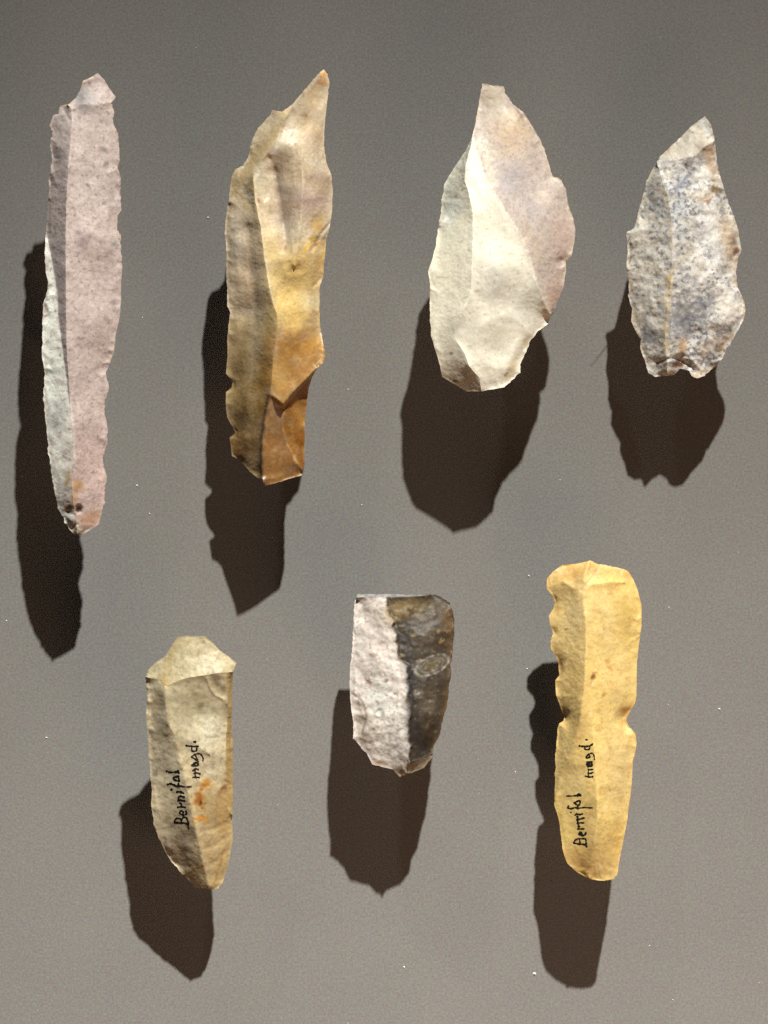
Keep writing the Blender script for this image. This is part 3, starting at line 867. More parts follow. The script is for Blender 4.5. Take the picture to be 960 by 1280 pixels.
# 4 ---- speckled grey point with a notched foot
o4 = [(881, 145), (889, 156), (893, 172), (895.5, 192), (899, 215), (904, 232), (911, 254), (917.5, 270), (922.5, 287), (927, 312),
      (922.5, 325), (920, 340), (922.5, 360), (930, 375), (932, 387), (929.5, 400), (920, 418), (909, 435), (904, 447),
      (892.5, 460), (880, 470), (870, 474), (864, 470), (862, 463), (850, 461), (842.5, 469), (827.5, 470), (819, 471), (810, 466),
      (806, 450), (800, 436), (801, 425), (795, 415), (789, 402), (790, 387), (785.5, 370), (786, 350), (782.5, 335), (784.5, 315),
      (784, 299), (782, 291), (792.5, 285), (797.5, 267), (802.5, 247), (807.5, 227), (820, 202), (830, 191), (850, 172), (865, 157)]
right4 = [(882, 140), (900, 150), (940, 300), (940, 400), (905, 460), (895, 300), (880, 200)]
blades.append(dict(
    name='flint_point', category='flint flake',
    label='grey speckled pointed flake with a tan right edge and notched base',
    outline=o4, gap=98, rs=1.4, jag=0.85, thick=2.5, belly=8, scoop=0.002, relief=2.2, und=24, rough_relief=0.8, mat=M_SPECK, retouch=1.3,
    ez=[(864, 470, 4), (862, 463, 5), (850, 461, 5), (870, 474, 4), (880, 470, 4), (889, 156, 2)],
    ridges=[[(812, 198, 2), (821, 202, 6), (827.5, 225, 12), (835, 247, 17), (839, 275, 21), (840.5, 305, 23), (840, 335, 24), (837.5, 360, 23),
             (834, 387, 21), (831, 420, 16), (833, 445, 11), (836, 480, 4)],
            [(821, 202, 6), (845, 199, 10), (867, 196, 12), (882, 182, 9), (902, 172, 0)],
            [(776, 292, 0), (792, 289, 4), (825, 290, 16)]],
    points=[(890, 330, 15), (908, 385, 18), (885, 425, 16), (880, 260, 15), (870, 360, 17)],
    dents=[(852, 455, 15, 5), (822, 455, 12, 3), (882, 462, 8, -2), (836, 464, 7, -2), (893, 447, 9, -2), (924, 330, 8, 3), (900, 400, 18, -3),
           (870, 420, 16, 3), (905, 345, 14, 3), (897, 235, 7, -2)],
    grooves=[([(846, 448), (856, 452), (868, 464)], 2.2, 2.5), ([(822, 452), (840, 448), (852, 446)], 2.0, 2.0), ([(852, 447), (866, 450), (874, 460)], 1.6, -1.5)],
    cluster=0.45, base=(220, 212, 199), warp=5, cloud=0.08,
    parts=[('flake_scar', 'right hand facet, white with blue grey specks and a tan edge', [(875, 330)]),
           ('flake_scar', 'dull grey speckled facet left of the ridge', [(810, 350)]),
           ('flake_scar', 'smooth buff facet at the tip', [(855, 180)]),
           ('flake_scar', 'dark grey facet below the tip on the left', [(817, 250)])],
    paint=[('poly', [(821, 202), (840, 275), (840, 335), (832, 420), (834, 480), (770, 480), (770, 280), (800, 240)], (206, 196, 178), 1.2, 1),
           ('blob', 822, 250, 14, 36, -10, (138, 134, 130), 0.8), ('blob', 834, 285, 8, 22, 0, (128, 126, 126), 0.65),
           ('blob', 800, 310, 12, 20, 0, (186, 174, 152), 0.7), ('blob', 792, 390, 8, 60, -8, (192, 174, 144), 0.7),
           ('blob', 885, 275, 14, 40, -12, (222, 216, 206), 0.85), ('blob', 875, 215, 16, 26, 20, (222, 216, 206), 0.8),
           ('blob', 848, 240, 10, 26, -10, (150, 150, 152), 0.7), ('blob', 905, 385, 18, 24, 10, (228, 216, 198), 0.85),
           ('blob', 890, 440, 22, 14, -35, (198, 180, 158), 0.8), ('blob', 856, 310, 12, 22, 0, (190, 176, 146), 0.7),
           ('blob', 850, 275, 10, 20, 0, (178, 182, 186), 0.6),
           ('mottle', 26, 0.10, 2.5, (160, 156, 150), 0.45, 7), ('mottle', 9, 0.18, 3.0, (120, 118, 118), 0.5, 1), ('mottle', 5, 0.28, 4.5, (78, 79, 84), 0.62, 2), ('mottle', 18, 0.22, 3, (196, 182, 158), 0.5, 8),
           ('mottle', 7, 0.25, 4, (210, 202, 190), 0.55, 3),
           ('blob', 888, 275, 11, 34, -12, (226, 219, 208), 0.75), ('blob', 880, 215, 11, 20, 20, (226, 219, 208), 0.7), ('blob', 908, 382, 15, 22, 10, (230, 218, 200), 0.75), ('blob', 888, 430, 16, 9, -35, (214, 194, 170), 0.6),
           ('blob', 880, 380, 12, 10, 0, (120, 120, 123), 0.55), ('blob', 852, 400, 14, 22, 20, (108, 109, 114), 0.5), ('blob', 856, 225, 5, 16, 35, (104, 107, 118), 0.7),
           ('blob', 812, 420, 9, 12, -20, (96, 98, 106), 0.6), ('blob', 865, 400, 20, 4, -10, (120, 122, 130), 0.5),
           ('blob', 912, 300, 10, 34, -10, (186, 160, 128), 0.85), ('blob', 888, 200, 7, 30, -12, (182, 154, 122), 0.85),
           ('blob', 886, 245, 18, 5, -20, (178, 146, 114), 0.5), ('poly', [(821, 202), (866, 196), (882, 180), (884, 140), (860, 150)], (186, 174, 154), 3, 0.9),
           ('blob', 884, 160, 4, 14, -20, (190, 190, 184), 0.8), ('blob', 874, 185, 6, 12, 0, (150, 132, 110), 0.5),
           ('spot', 895, 235, 4.5, 4.5, 0, (112, 86, 48), 0.85), ('spot', 884, 251, 3, 3, 0, (120, 80, 50), 0.7),
           ('spot', 921, 313, 4.5, 3, -20, (120, 80, 56), 0.8), ('blob', 917, 300, 4, 8, 0, (112, 94, 78), 0.7),
           ('line', [(825, 225), (838, 275), (840, 310)], 1.6, (206, 184, 146), 0.7), ('line', [(840, 335), (836, 370), (832, 415), (834, 440)], 3.0, (204, 178, 128), 0.7),
           ('spot', 836, 349, 2, 4, 20, (200, 164, 96), 0.6), ('line', [(792, 288), (825, 290)], 1.2, (120, 110, 96), 0.5),
           ('line', [(838, 203), (868, 196)], 1.0, (100, 94, 92), 0.5), ('blob', 853, 432, 5, 8, 0, (196, 148, 100), 0.7),
           ('spot', 850, 456, 7, 4, 20, (96, 62, 34), 0.85), ('spot', 837, 463, 9, 4, -8, (214, 196, 172), 0.85), ('blob', 868, 456, 6, 5, 40, (216, 206, 190), 0.7),
           ('line', [(900, 435), (915, 420)], 4, (176, 140, 98), 0.6), ('line', [(868, 470), (895, 456)], 2.4, (206, 170, 126), 0.7),
           ('edge', 3.2, (192, 160, 122), 0.55)],
    pegs=[(850, 260), (850, 380)]))

# 5 ---- buff blade with a cut end and writing
o5 = [(223, 794.6), (256, 795), (264, 801), (274, 812.5), (286, 820.6), (295.4, 829), (291.5, 839), (290.5, 861), (289.5, 902), (291, 932),
      (291, 963), (291.5, 991), (290.5, 1021.6), (290.7, 1052), (286, 1078), (280, 1099), (274, 1111), (264, 1112), (253.7, 1110),
      (244.6, 1110), (239.5, 1103), (227, 1092.6), (217, 1080.5), (207, 1066), (198, 1046), (192, 1030), (189, 1007), (190, 987),
      (188, 975), (186, 946), (184.7, 922), (182.7, 894), (183.7, 865), (181.6, 847), (183.7, 839), (193, 829), (207, 819.6), (215, 806)]
t5 = [(174, 845, 2), (182, 846, 4), (201, 851, 9), (206, 858, 16), (225, 850, 20), (235.5, 847, 21), (256, 844, 21), (274, 841, 18), (283, 840.5, 14), (300, 839, 5)]
r5 = [(206, 858, 17), (208, 882, 20), (211, 906, 23), (218, 918, 24), (223, 940, 25), (227, 957, 26), (233, 981, 27), (239.5, 1011, 26),
      (245.6, 1042, 23), (251, 1066, 19), (258, 1093, 13), (263, 1120, 7)]
blades.append(dict(
    name='truncated_blade', category='flint blade',
    label='buff blade with a pale angular top facet and orange stains by its writing',
    outline=o5, gap=109, tilt=-0.18, jag=0.8, scar=0.55, thick=2, belly=6, scoop=0.003, relief=1.6, und=30, mat=M_BUFF, retouch=0.8,
    ez=[(184.7, 922, 5), (186, 946, 6), (188, 975, 6), (190, 987, 6), (189, 1007, 6), (192, 1030, 6), (198, 1046, 5), (182.7, 894, 4), (291.5, 839, 5), (295.4, 829, 3), (264, 1112, 6), (253.7, 1110, 5), (274, 1111, 4), (183.7, 839, 2)],
    ridges=[t5, r5,
            [(283, 840.5, 14), (284, 873, 14), (285, 894, 13), (283, 922, 14), (281.5, 963, 14), (281, 985, 12), (284, 1010, 8), (298, 1030, 0)],
            [(216, 915, 23.8), (240, 928, 24.5), (262, 942, 22)]],
    points=[(262, 1010, 18), (266, 1060, 13)],
    dents=[(250, 890, 26, 2.0)],
    grooves=[([(259, 848), (262, 858), (268, 868), (280, 875)], 1.6, -1.3), ([(262, 846), (270, 858), (281, 868)], 5, 1.2),
             ([(252, 1040), (268, 1036), (284, 1028)], 3, 0.7), ([(254, 1062), (270, 1056), (286, 1044)], 3, 0.8), ([(258, 1082), (272, 1076), (284, 1062)], 3, 0.8)],
    base=(222, 200, 156), warp=5, cloud=0.09,
    parts=[('flake_scar', 'middle facet with pale patch and orange stains', [(250, 960)]),
           ('truncation_facet', 'bright angular facet cut across the top end', [(240, 820)]),
           ('flake_scar', 'dirty grey mottled facet along the left side', [(196, 930)]),
           ('flake_scar', 'narrow tan strip along the right edge', [(287, 940)])],
    paint=[('poly', [(206, 858), (225, 850), (256, 844), (290, 841), (292, 900), (262, 930), (215, 910)], (192, 176, 140), 9, 0.9),
           ('blob', 262, 915, 20, 26, -25, (232, 220, 188), 0.85), ('blob', 262, 955, 18, 24, 0, (226, 212, 178), 0.7), ('blob', 238, 935, 12, 16, 0, (224, 210, 172), 0.6),
           ('blob', 225, 872, 14, 22, 0, (204, 188, 150), 0.6),
           ('blob', 228, 922, 12, 9, 30, (190, 174, 144), 0.6), ('blob', 250, 884, 6, 6, 0, (140, 122, 86), 0.7), ('blob', 270, 862, 12, 12, 0, (172, 154, 120), 0.6),
           ('poly', [(170, 838), (206, 858), (211, 906), (223, 940), (233, 981), (245, 1042), (262, 1120), (170, 1120)], (232, 213, 176), 1.2, 1),
           ('blob', 196, 890, 10, 44, 0, (180, 160, 128), 0.75), ('blob', 200, 865, 5, 16, -8, (152, 134, 104), 0.65), ('blob', 205, 910, 6, 14, -10, (152, 134, 106), 0.55),
           ('blob', 192, 880, 8, 7, 20, (190, 164, 128), 0.7), ('blob', 205, 955, 12, 22, 0, (186, 172, 146), 0.6), ('blob', 194, 966, 4, 7, 0, (116, 106, 88), 0.6),
           ('blob', 226, 1055, 16, 26, -20, (170, 150, 124), 0.75), ('blob', 206, 1010, 10, 30, 0, (206, 186, 148), 0.6), ('blob', 242, 1092, 12, 14, 30, (172, 140, 92), 0.7),
           ('blob', 222, 1020, 8, 20, 0, (190, 170, 134), 0.5), ('blob', 239, 1030, 5, 22, -12, (160, 142, 112), 0.6),
           ('poly', [(245, 1000), (292, 980), (296, 1120), (258, 1120)], (206, 176, 122), 12, 0.85),
           ('blob', 278, 1020, 12, 30, 0, (202, 160, 96), 0.7), ('blob', 262, 1060, 14, 18, 0, (204, 176, 124), 0.6), ('blob', 262, 1035, 10, 14, 20, (214, 190, 142), 0.6),
           ('blob', 276, 1085, 5, 18, 25, (226, 194, 128), 0.7), ('line', [(281, 1062), (272, 1090), (268, 1104)], 2.0, (176, 128, 66), 0.7),
           ('poly', [(283, 841), (300, 838), (300, 1030), (284, 1010), (281, 985), (281.5, 963), (283, 922), (285, 894)], (204, 170, 110), 1.3, 1),
           ('blob', 288, 850, 4, 16, 0, (160, 134, 94), 0.6), ('blob', 289, 900, 3, 18, 0, (190, 150, 84), 0.6),
           ('poly', [(174, 845), (206, 858), (225, 850), (256, 844), (290, 840.5), (300, 835), (270, 785), (215, 785)], (200, 183, 144), 1.2, 1),
           ('blob', 212, 828, 6, 20, 10, (188, 158, 104), 0.6), ('blob', 207, 850, 6, 8, 0, (200, 166, 104), 0.7), ('blob', 228, 806, 12, 8, 0, (200, 176, 128), 0.5),
           ('line', [(183, 846), (201, 851), (205, 857)], 1.5, (120, 100, 74), 0.5),
           ('mottle', 12, 0.25, 3, (184, 158, 112), 0.35, 1), ('mottle', 7, 0.33, 4, (150, 132, 98), 0.4, 2),
           ('blob', 257, 980, 8, 7, 0, (206, 150, 70), 0.7), ('blob', 251, 1000, 8, 12, 0, (206, 150, 70), 0.7), ('spot', 257, 980, 5, 4.4, 0, (196, 118, 36), 0.8), ('spot', 250.5, 999, 5, 9, 0, (184, 100, 30), 0.82), ('spot', 253, 1003, 2.2, 4, 10, (80, 60, 28), 0.8),
           ('spot', 251, 1024, 8, 4, 0, (200, 132, 46), 0.85), ('spot', 280, 987, 4.5, 2.4, -10, (128, 88, 54), 0.75), ('blob', 276, 993, 5, 3, -30, (170, 116, 66), 0.6),
           ('edge', 2.0, (196, 164, 112), 0.4)],
    pegs=[(235, 890), (240, 1010)]))

# 6 ---- two-tone fragment
o6 = [(446.7, 742.6), (481, 742.6), (522, 743), (542, 743), (552, 746), (562.5, 754), (567.6, 768.6), (568, 791), (565.5, 815), (563.5, 835.6),
      (561.5, 862), (558.4, 884), (552, 905), (550, 919), (542, 933), (540, 947), (530, 959.5), (514, 966.6), (499.5, 971), (491, 962),
      (479, 958.5), (465, 955.5), (459, 943), (451, 935), (441.6, 923), (441.6, 902.7), (438.6, 884), (437, 860), (437.6, 831.6),
      (440.6, 807), (441.6, 770.6), (443.7, 754)]
d6 = [(483, 746.2), (484, 754), (487, 767), (494.5, 777), (489.5, 783), (495.5, 793), (496.5, 815), (501.6, 827), (509.7, 833), (510.7, 852), (509.7, 872),
      (511.7, 888), (510.7, 903), (511.7, 933), (511, 953), (507.7, 962), (503, 980)]
d6 = [tuple(q) for q in d6]
z6 = [18, 19, 20, 21, 21, 22, 23, 24, 25, 25, 25, 24, 23, 19, 14, 10, 6]
_d = dens(np.column_stack([np.array(d6), np.array(z6, float)]), 3.0)
_d[1:-1, 0] += fbm(_d[1:-1, 0], _d[1:-1, 1], 13, 3, 77) * 4.5
d6 = [(float(q[0]), float(q[1])) for q in _d]
z6 = [float(q[2]) for q in _d]
dark6 = d6 + [(600, 985), (600, 735), (483, 735)]
blades.append(dict(
    name='flint_fragment', category='flint fragment',
    label='short broken fragment, white crust on one half and dark brown flint on the other',
    outline=o6, gap=102, tilt=0.07, jag=0.85, thick=3, belly=7, scoop=0.001, relief=1.8, und=20, rough_relief=0.6, scar=0.6, mat=M_TWO, retouch=0.9,
    edge0=2, rs=1.15, ez=[(441.6, 923, 6), (441.6, 902.7, 7), (438.6, 884, 7), (437, 860, 7), (437.6, 831.6, 7), (440.6, 807, 8), (441.6, 770.6, 8), (443.7, 754, 7)],
    ridges=[[(436, 747.5, 12), (447, 746.6, 14), (465, 746.4, 16), (483, 746.2, 17), (505, 746.4, 16), (522, 745.6, 14), (536, 744.6, 10), (546, 738, 4)],
            [(x, y, z) for (x, y), z in zip(d6, z6)],
            [(x + 2.6, y + 0.3, z - 4.0) for (x, y), z in zip(d6[1:-1], z6[1:-1])],
            [(511, 953, 14), (524, 949, 10), (535, 944, 7), (548, 938, 2)]],
    points=[(545, 790, 18), (548, 850, 16), (540, 900, 13), (462, 830, 17), (464, 900, 16), (528, 800, 19), (530, 870, 18)],
    dents=[(452, 905, 14, 2.5), (447, 885, 10, 2), (455, 770, 12, 1.5), (495, 780, 5, 2), (460, 853, 5, 1.2), (475, 890, 6, 1.2), (494, 868, 4, 1.2)],
    grooves=[([(441, 868), (452, 876), (458, 895), (452, 918)], 1.8, 1.0)],
    base=(243, 226, 210), warp=3, cloud=0.07,
    parts=[('crust_face', 'rough pinkish white half covered in crust', [(470, 850)]),
           ('flint_face', 'dark brown glossy half with an oval fossil ring', [(540, 860)], M_DARK),
           ('broken_end', 'thin white strip of the snapped top end', [(480, 745.5)]),
           ('chip_scar', 'light brown chip at the pointed foot', [(523, 956)])],
    paint=[('blob', 468, 790, 28, 45, 0, (216, 198, 182), 0.8), ('blob', 450, 785, 7, 28, -5, (222, 212, 196), 0.7), ('blob', 480, 860, 30, 34, 0, (218, 206, 190), 0.6),
           ('blob', 477, 872, 18, 20, 0, (204, 206, 194), 0.5), ('blob', 492, 920, 18, 40, 0, (234, 226, 212), 0.8), ('blob', 452, 905, 10, 24, -15, (206, 186, 164), 0.7),
           ('mottle', 9, 0.26, 3.5, (198, 172, 154), 0.4, 1), ('mottle', 5, 0.40, 5, (150, 126, 110), 0.5, 2), ('mottle', 6, 0.32, 4, (232, 224, 210), 0.5, 3),
           ('spot', 461, 854, 4, 3, 10, (150, 120, 106), 0.8), ('spot', 482, 851, 4, 1.6, -25, (136, 116, 102), 0.8), ('spot', 494, 867, 4, 2.4, -30, (172, 128, 104), 0.8),
           ('ring', 474, 892, 5, 5, 0, 1.5, (150, 146, 126), 0.8), ('spot', 499, 912, 4, 1.8, -30, (130, 118, 102), 0.7), ('spot', 468, 818, 3, 2.4, 0, (166, 136, 116), 0.7),
           ('line', [(441, 868), (452, 876), (458, 895), (452, 918)], 1.3, (150, 124, 104), 0.7), ('blob', 472, 955, 14, 4, 0, (200, 160, 130), 0.6),
           ('poly', dark6, (70, 60, 48), 1.0, 1),
           ('blob', 504, 762, 22, 14, -20, (150, 120, 68), 0.85), ('blob', 530, 760, 22, 12, 0, (112, 94, 62), 0.7), ('blob', 505, 800, 7, 26, 0, (60, 54, 50), 0.8),
           ('blob', 514, 850, 6, 30, 0, (46, 46, 50), 0.85), ('blob', 517, 905, 8, 36, 0, (52, 48, 48), 0.75), ('blob', 535, 880, 14, 20, 0, (104, 90, 74), 0.7),
           ('blob', 545, 775, 18, 18, 0, (92, 80, 68), 0.6), ('blob', 528, 795, 14, 14, 0, (112, 100, 88), 0.6), ('blob', 562, 800, 5, 50, 0, (118, 88, 54), 0.65),
           ('blob', 559, 770, 8, 12, 0, (122, 94, 62), 0.6), ('blob', 540, 925, 14, 18, -30, (84, 66, 44), 0.7), ('blob', 556, 880, 4, 30, 8, (116, 84, 50), 0.6),
           ('mottle_in', dark6, 10, 0.20, 3, (70, 58, 46), 0.6, 4), ('mottle_in', dark6, 8, 0.34, 3, (122, 102, 76), 0.4, 5),
           ('mottle_in', dark6, 6, 0.52, 6, (170, 138, 92), 0.5, 6),
           ('spot', 551, 802, 2.4, 5, 10, (178, 140, 84), 0.8), ('spot', 518, 794, 2.6, 2, -30, (166, 136, 88), 0.7), ('spot', 534, 908, 2, 5, 15, (170, 132, 80), 0.7), ('spot', 549, 789, 3, 2, -20, (160, 124, 70), 0.7),
           ('ring', 540, 831.5, 22, 10.5, -24, 1.4, (196, 188, 174), 0.95), ('ring', 540, 831.5, 16, 7, -24, 1.2, (170, 158, 140), 0.9),
           ('blob', 540, 832, 9, 3.5, -24, (140, 124, 84), 0.7), ('ring', 541, 831, 10, 3.8, -24, 0.9, (176, 164, 136), 0.6),
           ('ring', 523.5, 867, 5, 5, 0, 1.3, (150, 136, 120), 0.7), ('spot', 523.5, 867, 2, 2, 0, (156, 138, 120), 0.6),
           ('line', [(495, 777), (490, 783)], 1.2, (210, 214, 220), 0.8),
           ('blob', 526, 928, 12, 22, -20, (36, 30, 26), 0.85), ('blob', 536, 905, 10, 14, -20, (58, 46, 34), 0.6), ('line', [(554, 915), (548, 925), (541, 938)], 1.8, (190, 154, 112), 0.7),  # dark blobs: shade above the chip painted into the flint colour
           ('poly', [(507, 964), (512, 954), (524, 949), (536, 944), (546, 938), (545, 950), (530, 964), (514, 970)], (164, 148, 124), 1.2, 1),
           ('poly', [(493, 975), (490, 962), (504, 958), (508, 966)], (170, 148, 118), 2.5, 0.8),
           ('poly', [(438, 738), (534, 738), (530, 744.5), (510, 746), (483, 746.4), (438, 747)], (170, 165, 158), 1.4, 0.95), ('mottle_in', [(440, 740), (540, 740), (540, 747), (440, 747)], 8, 0.15, 3, (120, 112, 102), 0.6, 9)],
    pegs=[(490, 800), (490, 880)]))

# 7 ---- yellow notched blade with writing
o7 = [(683.5, 723.5), (690.6, 715), (703, 706), (725, 704), (737, 700.6), (747.5, 705), (772, 709), (786, 714), (792, 724.5), (797, 737),
      (802, 757), (802, 781), (799, 804), (796, 828), (796, 852.5), (796, 869), (794, 879), (788, 889), (782.5, 899), (786, 908),
      (794, 916), (796, 928), (794, 941), (791, 951), (790, 977.5), (787, 1002), (784, 1026), (780, 1046.5), (776, 1067), (773, 1083),
      (772, 1093), (767, 1099), (753.6, 1101), (737, 1099), (721, 1090), (709, 1079), (704, 1067), (701, 1042.5), (698, 1022),
      (692.7, 1006), (693.7, 981.6), (694, 951), (697, 910.5), (699, 904), (704, 901), (706, 896), (702, 888), (699, 879), (695, 869),
      (694, 850.5), (699, 844), (698, 830), (695, 820), (688.6, 812), (688, 802), (691.6, 791.6), (686.6, 777), (686, 769), (691.6, 761),
      (693.7, 753), (690.6, 744), (683.5, 736)]
blades.append(dict(
    name='notched_blade', category='flint blade',
    label='yellow cream blade with notched edges and black handwriting',
    outline=o7, gap=99, tilt=0.02, rs=1.3, scar=0.4, jag=0.6, thick=2, belly=6, scoop=0.0018, relief=1.4, und=46, mat=M_YELLOW, retouch=0.7,
    ridges=[[(738, 692, 2.6), (735, 706, 10.4), (731, 718, 16.9), (728, 739, 19.5), (732, 771, 23.4), (733, 812, 24.7), (731, 852, 24.7), (728, 883, 24.7), (725, 903, 22.1),
             (719, 926, 18.2), (711, 948, 13.0), (702, 969, 6.5), (694, 1000, 1.3), (684, 1006, 0.0)],
            [(731, 856, 24.7), (741, 903, 24.1), (743, 941, 23.4), (746.5, 981, 22.1), (747.5, 1022, 20.8), (743, 1053, 16.9), (738, 1080, 7), (737, 1093, 2.5), (735, 1108, 0)],
            [(705, 727, 10.4), (716, 735, 15.6), (728, 739, 19.5), (742, 730, 19.5), (762, 727, 15.6), (780, 728, 9.1)]],
    points=[(775, 760, 12), (770, 860, 13), (770, 960, 12), (765, 1040, 10)],
    dents=[(782, 899, 16, 5), (690, 752, 9, 2.5), (692, 790, 7, 2), (697, 834, 8, 2.5), (704, 896, 9, 3), (742.5, 848, 4, 2.0), (708, 717, 14, 2), (755, 718, 14, 2)],
    grooves=[([(745, 716), (738, 726), (727, 738)], 2.0, 1.2), ([(742, 843), (740, 853)], 1.8, 1.5), ([(738, 1085), (738, 1094)], 1, 0.6), ([(742, 1084), (743, 1095)], 1, 0.6), ([(747, 1084), (748, 1095)], 1, 0.6)],
    base=(243, 206, 124), warp=5, cloud=0.05,
    parts=[('flake_scar', 'broad yellow facet along the right side', [(770, 960)]),
           ('flake_scar', 'ochre yellow facet along the left notched edge', [(710, 850)]),
           ('flake_scar', 'lower middle facet that carries the writing', [(722, 1010)]),
           ('flake_scar', 'darker ochre facet at the top end', [(765, 716), (712, 715)])],
    paint=[('poly', [(731, 716), (732, 771), (733, 812), (731, 852), (725, 903), (711, 948), (694, 1000), (670, 1000), (670, 700)], (238, 201, 128), 1.4, 1),
           ('blob', 782, 770, 18, 50, 0, (236, 196, 108), 0.7), ('blob', 775, 840, 20, 40, 0, (234, 200, 130), 0.6), ('blob', 775, 960, 22, 60, 0, (234, 202, 140), 0.6),
           ('blob', 755, 775, 18, 40, 0, (234, 204, 136), 0.6), ('blob', 718, 770, 14, 36, 0, (232, 204, 146), 0.6),
           ('blob', 716, 870, 14, 34, 10, (218, 178, 106), 0.6), ('blob', 722, 910, 8, 22, 15, (208, 168, 98), 0.6),
           ('blob', 716, 980, 18, 30, 0, (232, 202, 140), 0.6), ('blob', 722, 1080, 22, 20, 20, (212, 166, 96), 0.7), ('blob', 770, 1050, 10, 30, 10, (226, 180, 96), 0.6),
           ('blob', 738, 1030, 8, 34, 0, (212, 174, 110), 0.55), ('blob', 755, 1080, 16, 18, 0, (226, 186, 116), 0.6),
           ('blob', 712, 716, 24, 9, -15, (206, 156, 84), 0.85), ('blob', 768, 716, 26, 7, 12, (214, 160, 82), 0.85), ('blob', 722, 728, 8, 14, 0, (196, 156, 92), 0.7), ('blob', 740, 712, 8, 8, 0, (192, 154, 98), 0.6),
           ('blob', 765, 735, 16, 8, 10, (222, 178, 100), 0.6), ('line', [(752, 707), (746, 716), (736, 727), (727, 738)], 1.6, (222, 196, 148), 0.7),
           ('mottle', 14, 0.25, 3, (212, 168, 98), 0.42, 1), ('mottle', 8, 0.32, 4, (240, 214, 158), 0.4, 2), ('mottle', 5, 0.45, 5, (190, 144, 80), 0.4, 3),
           ('spot', 742, 848, 3, 5.5, 12, (150, 96, 42), 0.85), ('spot', 739, 854, 3, 2, 0, (190, 128, 60), 0.6), ('spot', 754.5, 784.5, 1.8, 1.6, 0, (140, 110, 60), 0.8), ('spot', 709, 788, 1.8, 1.6, 0, (130, 104, 60), 0.8),
           ('spot', 755, 867, 2, 2, 0, (186, 134, 70), 0.8), ('spot', 760, 825, 3, 4, 0, (214, 164, 84), 0.7), ('spot', 762, 836, 2, 3, 0, (208, 158, 84), 0.7),
           ('blob', 700, 832, 5, 12, 0, (184, 138, 84), 0.7), ('blob', 694, 752, 3, 10, 0, (186, 136, 70), 0.6), ('blob', 784, 890, 5, 14, 30, (196, 140, 66), 0.6), ('blob', 704, 892, 5, 10, 0, (190, 142, 78), 0.6),
           ('spot', 776, 958, 3, 1.8, 30, (196, 146, 84), 0.6), ('spot', 765, 985, 2.2, 2, 0, (190, 146, 84), 0.6),
           ('line', [(720, 1060), (726, 1075), (730, 1090)], 3, (196, 150, 84), 0.5),
           ('edge', 2.2, (226, 178, 92), 0.45)],
    pegs=[(735, 820), (735, 980)]))

built = []
for bi, sp in enumerate(blades):
    built.append(make_blade(sp, 100 + 13 * bi))

# ------------------------------------------------------------------ handwriting (pen strokes: width, points)
bern5 = [(30, [(185, 125), (230, 142), (310, 147), (360, 132), (400, 118), (408, 168)]), (46, [(330, 145), (385, 142)]),
         (36, [(405, 215), (335, 232), (310, 262), (350, 290), (412, 300), (398, 235)]),
         (38, [(205, 365), (260, 350), (310, 370), (370, 395), (440, 390)]), (26, [(430, 390), (520, 405), (630, 405)]), (36, [(388, 400), (402, 345)]),
         (40, [(275, 455)]), (38, [(370, 495), (430, 495), (490, 520)]),
         (36, [(400, 585), (450, 570), (500, 590)]), (34, [(390, 650), (440, 645), (510, 655)]), (26, [(405, 585), (402, 650)]),
         (34, [(425, 690), (455, 718)]), (34, [(385, 768), (450, 760), (520, 770)]), (26, [(448, 715), (442, 765)]),
         (32, [(530, 838), (548, 872), (510, 905), (450, 895), (420, 862), (445, 835), (480, 845), (482, 898)]),
         (34, [(330, 1040), (400, 1045), (480, 1050), (560, 1068), (582, 1140)]), (32, [(330, 1040), (340, 985), (390, 965), (440, 985), (452, 1050)]),
         (32, [(452, 1000), (480, 952), (530, 945), (560, 1000), (580, 1070)])]
magd5 = [(60, [(400, 210)]), (36, [(212, 290), (290, 300), (380, 308), (478, 305)]), (36, [(338, 308), (345, 400), (430, 400), (448, 312)]),
         (32, [(330, 530), (380, 490), (440, 465), (510, 465), (555, 510), (580, 570), (575, 612)]), (32, [(330, 530), (400, 572), (458, 610), (440, 550), (410, 492)]),
         (40, [(335, 715), (385, 678), (450, 662), (468, 715), (345, 716)]), (30, [(372, 662), (430, 645), (482, 632)]),
         (40, [(362, 822), (420, 785), (475, 802)]), (38, [(382, 885), (440, 872), (515, 895)]), (38, [(365, 970), (430, 965), (495, 970)]), (34, [(402, 800), (412, 970)])]
bern7 = [(24, [(115, 212), (200, 212), (300, 205)]), (34, [(290, 205), (345, 178), (365, 205), (310, 208)]),
         (30, [(250, 335), (300, 310), (350, 295), (355, 350), (320, 375), (260, 340)]),
         (32, [(152, 390), (140, 418), (190, 440), (270, 420), (330, 430)]), (26, [(330, 430), (400, 420), (480, 420), (575, 425)]), (30, [(315, 380), (320, 440)]),
         (26, [(195, 505)]), (32, [(272, 550), (300, 532), (350, 542), (400, 530)]),
         (32, [(300, 632), (350, 622), (430, 602)]), (28, [(312, 700), (360, 690), (425, 690)]), (36, [(310, 570), (316, 700)]),
         (28, [(318, 750), (350, 760)]), (28, [(312, 800), (360, 800), (430, 795)]), (24, [(332, 705), (337, 800)]),
         (34, [(460, 862), (440, 905), (390, 915), (340, 890), (350, 862), (382, 862), (378, 900)]),
         (30, [(242, 1045), (320, 1065), (400, 1070), (450, 1085), (475, 1115)]), (28, [(242, 1045), (270, 1000), (330, 970), (355, 1000), (352, 1065)]),
         (28, [(350, 977), (410, 970), (455, 977), (463, 1030), (465, 1090)])]
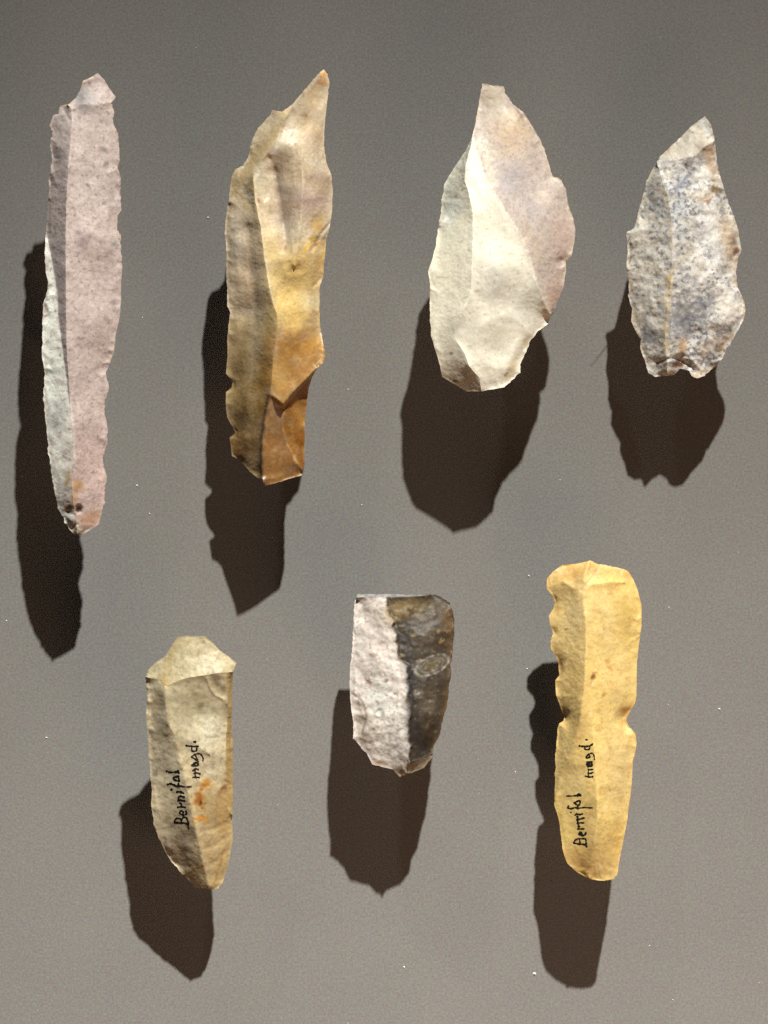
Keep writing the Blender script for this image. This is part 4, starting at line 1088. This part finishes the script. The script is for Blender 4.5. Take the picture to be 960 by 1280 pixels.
magd7 = [(46, [(395, 250)]), (38, [(238, 380), (300, 390), (380, 390), (460, 380), (528, 342)]), (36, [(358, 395), (368, 452), (450, 452), (468, 392)]),
         (36, [(388, 610), (402, 640), (468, 615), (440, 572), (390, 610)]), (28, [(402, 588), (460, 547), (520, 540), (555, 590), (565, 678)]),
         (44, [(405, 790), (412, 745), (498, 735), (500, 812), (422, 812), (405, 772)]), (50, [(450, 775)]), (30, [(396, 728), (450, 722), (516, 722)]),
         (34, [(428, 880), (470, 890), (532, 880)]), (34, [(432, 970), (470, 970), (530, 947)]), (36, [(372, 1027), (450, 1043), (528, 1038)]), (30, [(437, 890), (432, 1030)])]
for bi, words in ((4, [(bern5, 195, 955, 14.22, 'black ink word Bernifal written up the stone'), (magd5, 220, 915, 17.06, 'black ink word magd. beside the longer word')]),
                  (6, [(bern7, 700, 980, 14.22, 'black ink word Bernifal written up the stone'), (magd7, 710, 910, 17.06, 'black ink word magd. above the longer word')])):
    root, P, zf_ = built[bi]
    for strokes, ox, oy, sc, lab in words:
        o = write_word(root, P, zf_, strokes, ox, oy, sc, M_INK)
        o['label'] = lab

# ------------------------------------------------------------------ a stray fibre caught on the speckled point
root4, P4, z4 = built[3]
M_FIBRE = plain('grey_fibre', (0.16, 0.15, 0.14), 0.7)
fpts = [(788, 292), (782, 299), (776, 305), (770, 311), (767, 313)]
fv, ff = [], []
for i, (x, y) in enumerate(fpts):
    h = (104 + 1.5 * i) * S
    X, Y, Zc = unproject(x, y, h)
    r = (1.0 - 0.12 * i) * S
    for a in range(6):
        t = a * math.tau / 6
        fv.append((X + r * math.cos(t) * 0.7, Y + r * math.cos(t) * 0.7, Zc + r * math.sin(t)))
for i in range(len(fpts) - 1):
    for a in range(6):
        ff.append((i * 6 + a, i * 6 + (a + 1) % 6, i * 6 + 6 + (a + 1) % 6, i * 6 + 6 + a))
fib = mesh_obj('stray_fibre', fv, ff, M_FIBRE, None, True)
fib['label'] = 'fine hair-like fibre caught on the left corner of the speckled flake'
fib['category'] = 'fibre'

# ------------------------------------------------------------------ dust specks lying on the board
M_DUST = plain('white_dust', (0.75, 0.76, 0.76), 0.8)
big = [(661, 720, 2.0), (668, 1217, 2.6), (899, 886, 1.9), (505, 1209, 1.7), (260, 272, 1.4), (171, 607, 1.7), (178, 397, 1.1), (435, 487, 1.2), (644, 965, 1.3),
       (452, 631, 1.2), (8, 776, 1.4), (58, 922, 1.5), (659, 836, 1.2), (836, 759, 1.2), (187, 642, 1.2), (841, 1250, 1.3), (245, 60, 1.0), (700, 600, 1.0), (812, 1182, 1.0)]
dv, df = [], []
rd = random.Random(5)
specks = big + [(rd.uniform(0, 960), rd.uniform(0, 1280), rd.uniform(0.3, 0.75)) for _ in range(70)]
for (x, y, r) in specks:
    X, Y, _ = unproject(x, y, 0)
    k = len(dv)
    r *= S
    a0 = rd.uniform(0, 3)
    sx = rd.uniform(0.6, 1.1)
    for q in range(5):
        t = a0 + q * math.tau / 5
        dv.append((X + r * sx * math.cos(t) * rd.uniform(0.7, 1.1), Y + r * math.sin(t) * rd.uniform(0.6, 1.0), 0.00002))
    dv.append((X, Y, r * 0.9))
    for q in range(5):
        df.append((k + q, k + (q + 1) % 5, k + 5))
dust = mesh_obj('dust', dv, df, M_DUST)
dust['kind'] = 'stuff'
dust['label'] = 'tiny white dust specks scattered over the grey board'
